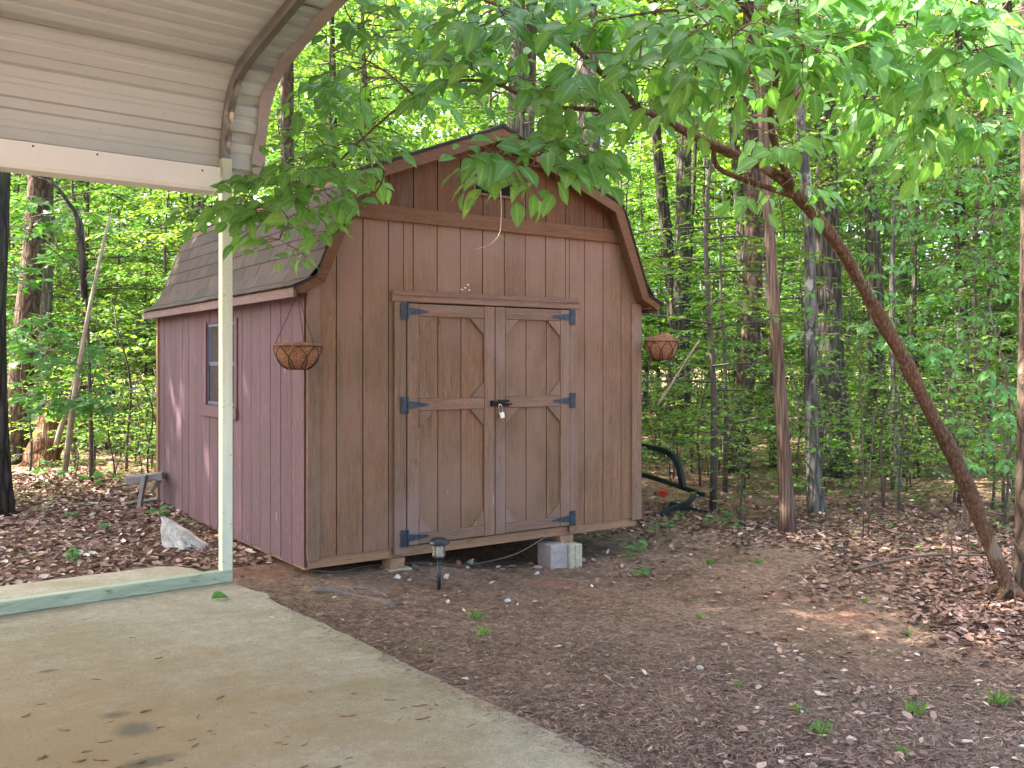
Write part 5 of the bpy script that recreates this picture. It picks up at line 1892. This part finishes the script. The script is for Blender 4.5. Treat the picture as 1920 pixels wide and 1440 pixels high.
# ---- weeds with separate leaves
def weed(u, v, n, h, leaf, lab, tm=OVATE, mat='leaf_maple', seed=0, grp=None):
    p = on_ground(u, v)
    e = empty('weed', tuple(p))
    r_ = np.random.default_rng(seed + int(u))
    MB().tube([(0, 0, -.02), (.01, .005, h * .5), (.0, .02, h)], [.004, .003, .002], 5).build('stem', M['leaf_ground'], e)
    for i in range(n):
        me = fast_mesh('leaf', tm[i % len(tm)][0], tm[i % len(tm)][1], np.full(len(tm[i % len(tm)][0]), r_.uniform(.3, .9)), True)
        me.materials.append(M[mat])
        o = link('leaf', me, None, e)
        a = i * 2.4 + r_.normal() * .3
        z = h * (.4 + .6 * (i + 1) / n)
        X = norm(np.array([math.cos(a), math.sin(a), r_.uniform(-.1, .5)])); Nn = np.array([-.3, -.5, 1.0]); Z = norm(Nn - X * (Nn @ X)); Y = np.cross(Z, X)
        s_ = leaf * r_.uniform(.7, 1.2)
        o.matrix_local = Matrix(((X[0] * s_, Y[0] * s_, Z[0] * s_, X[0] * .01), (X[1] * s_, Y[1] * s_, Z[1] * s_, .01 + X[1] * .01), (X[2] * s_, Y[2] * s_, Z[2] * s_, z), (0, 0, 0, 1)))
    tag(e, lab, 'weed', grp)


weed(1196, 1052, 6, .16, .085, 'tall weed with rounded leaves growing past the cream block')
weed(1203, 1082, 4, .05, .08, 'low weed with rounded leaves close to the soil past the cream block', seed=3)
weed(1178, 1052, 3, .06, .06, 'tiny three leaved weed beside the tall rounded one', seed=5)
weed(135, 1064, 12, .12, .06, 'bright green sprout in the pinkish leaf litter behind the slab', MAPLE, seed=1)
weed(196, 996, 8, .06, .06, 'small green sprout in the leaf litter left of the jagged rock', MAPLE, seed=2)
weed(132, 972, 6, .05, .06, 'dull green sprout in the leaf litter far behind the slab', seed=4)
weed(298, 975, 6, .10, .10, 'broad leaved weed growing at the back of the jagged rock', seed=6)
weed(345, 985, 3, .04, .05, 'pale sprig at the foot of the purple wall', seed=7)
weed(1545, 1375, 4, .04, .05, 'flat green sprig in the soil among scattered leaves', seed=8)
for i, (u, v) in enumerate([(1228, 1005), (1255, 1000), (1275, 985), (1330, 990), (1365, 985), (1385, 1000)]):
    weed(u, v, 7, .12, .06, 'small leafy weed along the soil edge past the black frame', seed=20 + i, grp='weeds past the black frame')

# ---- stones, roots and bits
def stone(u, v, s_, mat, lab, seed, name='stone'):
    r_ = np.random.default_rng(seed)
    pts = norm(r_.normal(size=(11, 3))) * np.array([1, .75, .6]) * s_
    o = link(name, hull_mesh([tuple(q) for q in pts], name), M[mat])
    p = on_ground(u, v)
    o.location = (p[0], p[1], p[2] + s_ * .25)
    tag(o, lab, 'stone')


for i, (u, v, s_, lab) in enumerate([(1006, 1077, .028, 'white stone on the red soil below the right door'), (952, 1128, .022, 'white upright pebble alone on the soil beyond the solar light'), (837, 1083, .026, 'flat white pebble beside the solar light stake'), (876, 1066, .022, 'grey white pebble beside the red brick piece'), (745, 1084, .03, 'long pale stone chip before the left door casing'), (769, 1088, .018, 'tiny white pebble before the left door casing')]):
    stone(u, v, s_, 'pebble', lab, i)
stone(857, 1060, .04, 'orange_clay', 'red brick piece lying at the edge of the shed shadow', 30, 'brick_piece')
stone(884, 1058, .045, 'rock', 'grey brown stone touching the red brick piece', 31)
for k, (pts, ra) in enumerate([([(585, 1108), (640, 1112), (690, 1122), (740, 1140)], .022), ([(660, 1104), (700, 1108), (728, 1122)], .018), ([(700, 1125), (760, 1140), (815, 1152)], .014), ([(772, 1062), (800, 1078), (828, 1095)], .022)]):
    P_ = spline([on_ground(u, v) for u, v in pts], 12)
    P_[:, 2] = ground_z(P_[:, 0], P_[:, 1]) + .002 + .008 * np.sin(np.linspace(0, 9, 12))
    tag(MB().tube(P_, [ra * (1 - .5 * i / 11) for i in range(12)], 8, jit=.15, seed=k).build('tree_root', M['root_bark'], smooth_=True), ['grey surface root running from the slab corner', 'short grey root crossing the soil before the left door', 'thin grey root end pointing past the solar light', 'grey root beside the solar light stake'][k], 'root')

# slab litter: brown catkins, one green leaf
cat_meshes = []
for k in range(4):
    r_ = np.random.default_rng(k)
    c = np.array([[x, .006 * math.sin(x * 60 + k) + .012 * k * x * 10 * (x - .05), .0035] for x in np.linspace(0, .055 + .012 * k, 7)])
    me = MB().tube(c, [.0012, .0030, .0036, .0036, .0032, .0026, .001], 5, jit=.3, seed=k).mesh('brown_catkin', True)
    me.materials.append(M['catkin'] if 'catkin' in M else simple('catkin', (.20, .095, .045), .85, 0, .4, 40))
    cat_meshes.append(me)
rc = random.Random(4)
for i in range(46):
    for _ in range(50):
        u, v = rc.uniform(0, 900), 1440 - abs(rc.gauss(0, 110))
        if v < 1190: continue
        p = on_z(u, v, -.0195)
        if bool(in_slab(np.array(p[0]), np.array(p[1] - .3))) and p[1] < -.4:
            break
    o = link('brown_catkin', rc.choice(cat_meshes))
    o.location = tuple(p); o.rotation_euler = (0, 0, rc.gauss(.1, .45) + (math.pi if rc.random() < .5 else 0)); s_ = rc.uniform(.35, .95); o.scale = (s_, s_, s_)
    tag(o, 'thin brown fallen catkin lying on the concrete slab', 'catkin', 'catkins on the slab')
gl = fast_mesh('green_leaf', leaf_ovate(.1, .5, .33)[0], leaf_ovate()[1], np.full(21, .55), True)
o = link('green_leaf', gl, M['leaf_maple'])
p = on_z(398, 1127, -.02)
o.location = (p[0], p[1], p[2] + .012); o.scale = (.105, .105, .105); o.rotation_euler = (.25, 0, .15)
tag(o, 'single curled green leaf lying on the slab near the base rail', 'leaf')
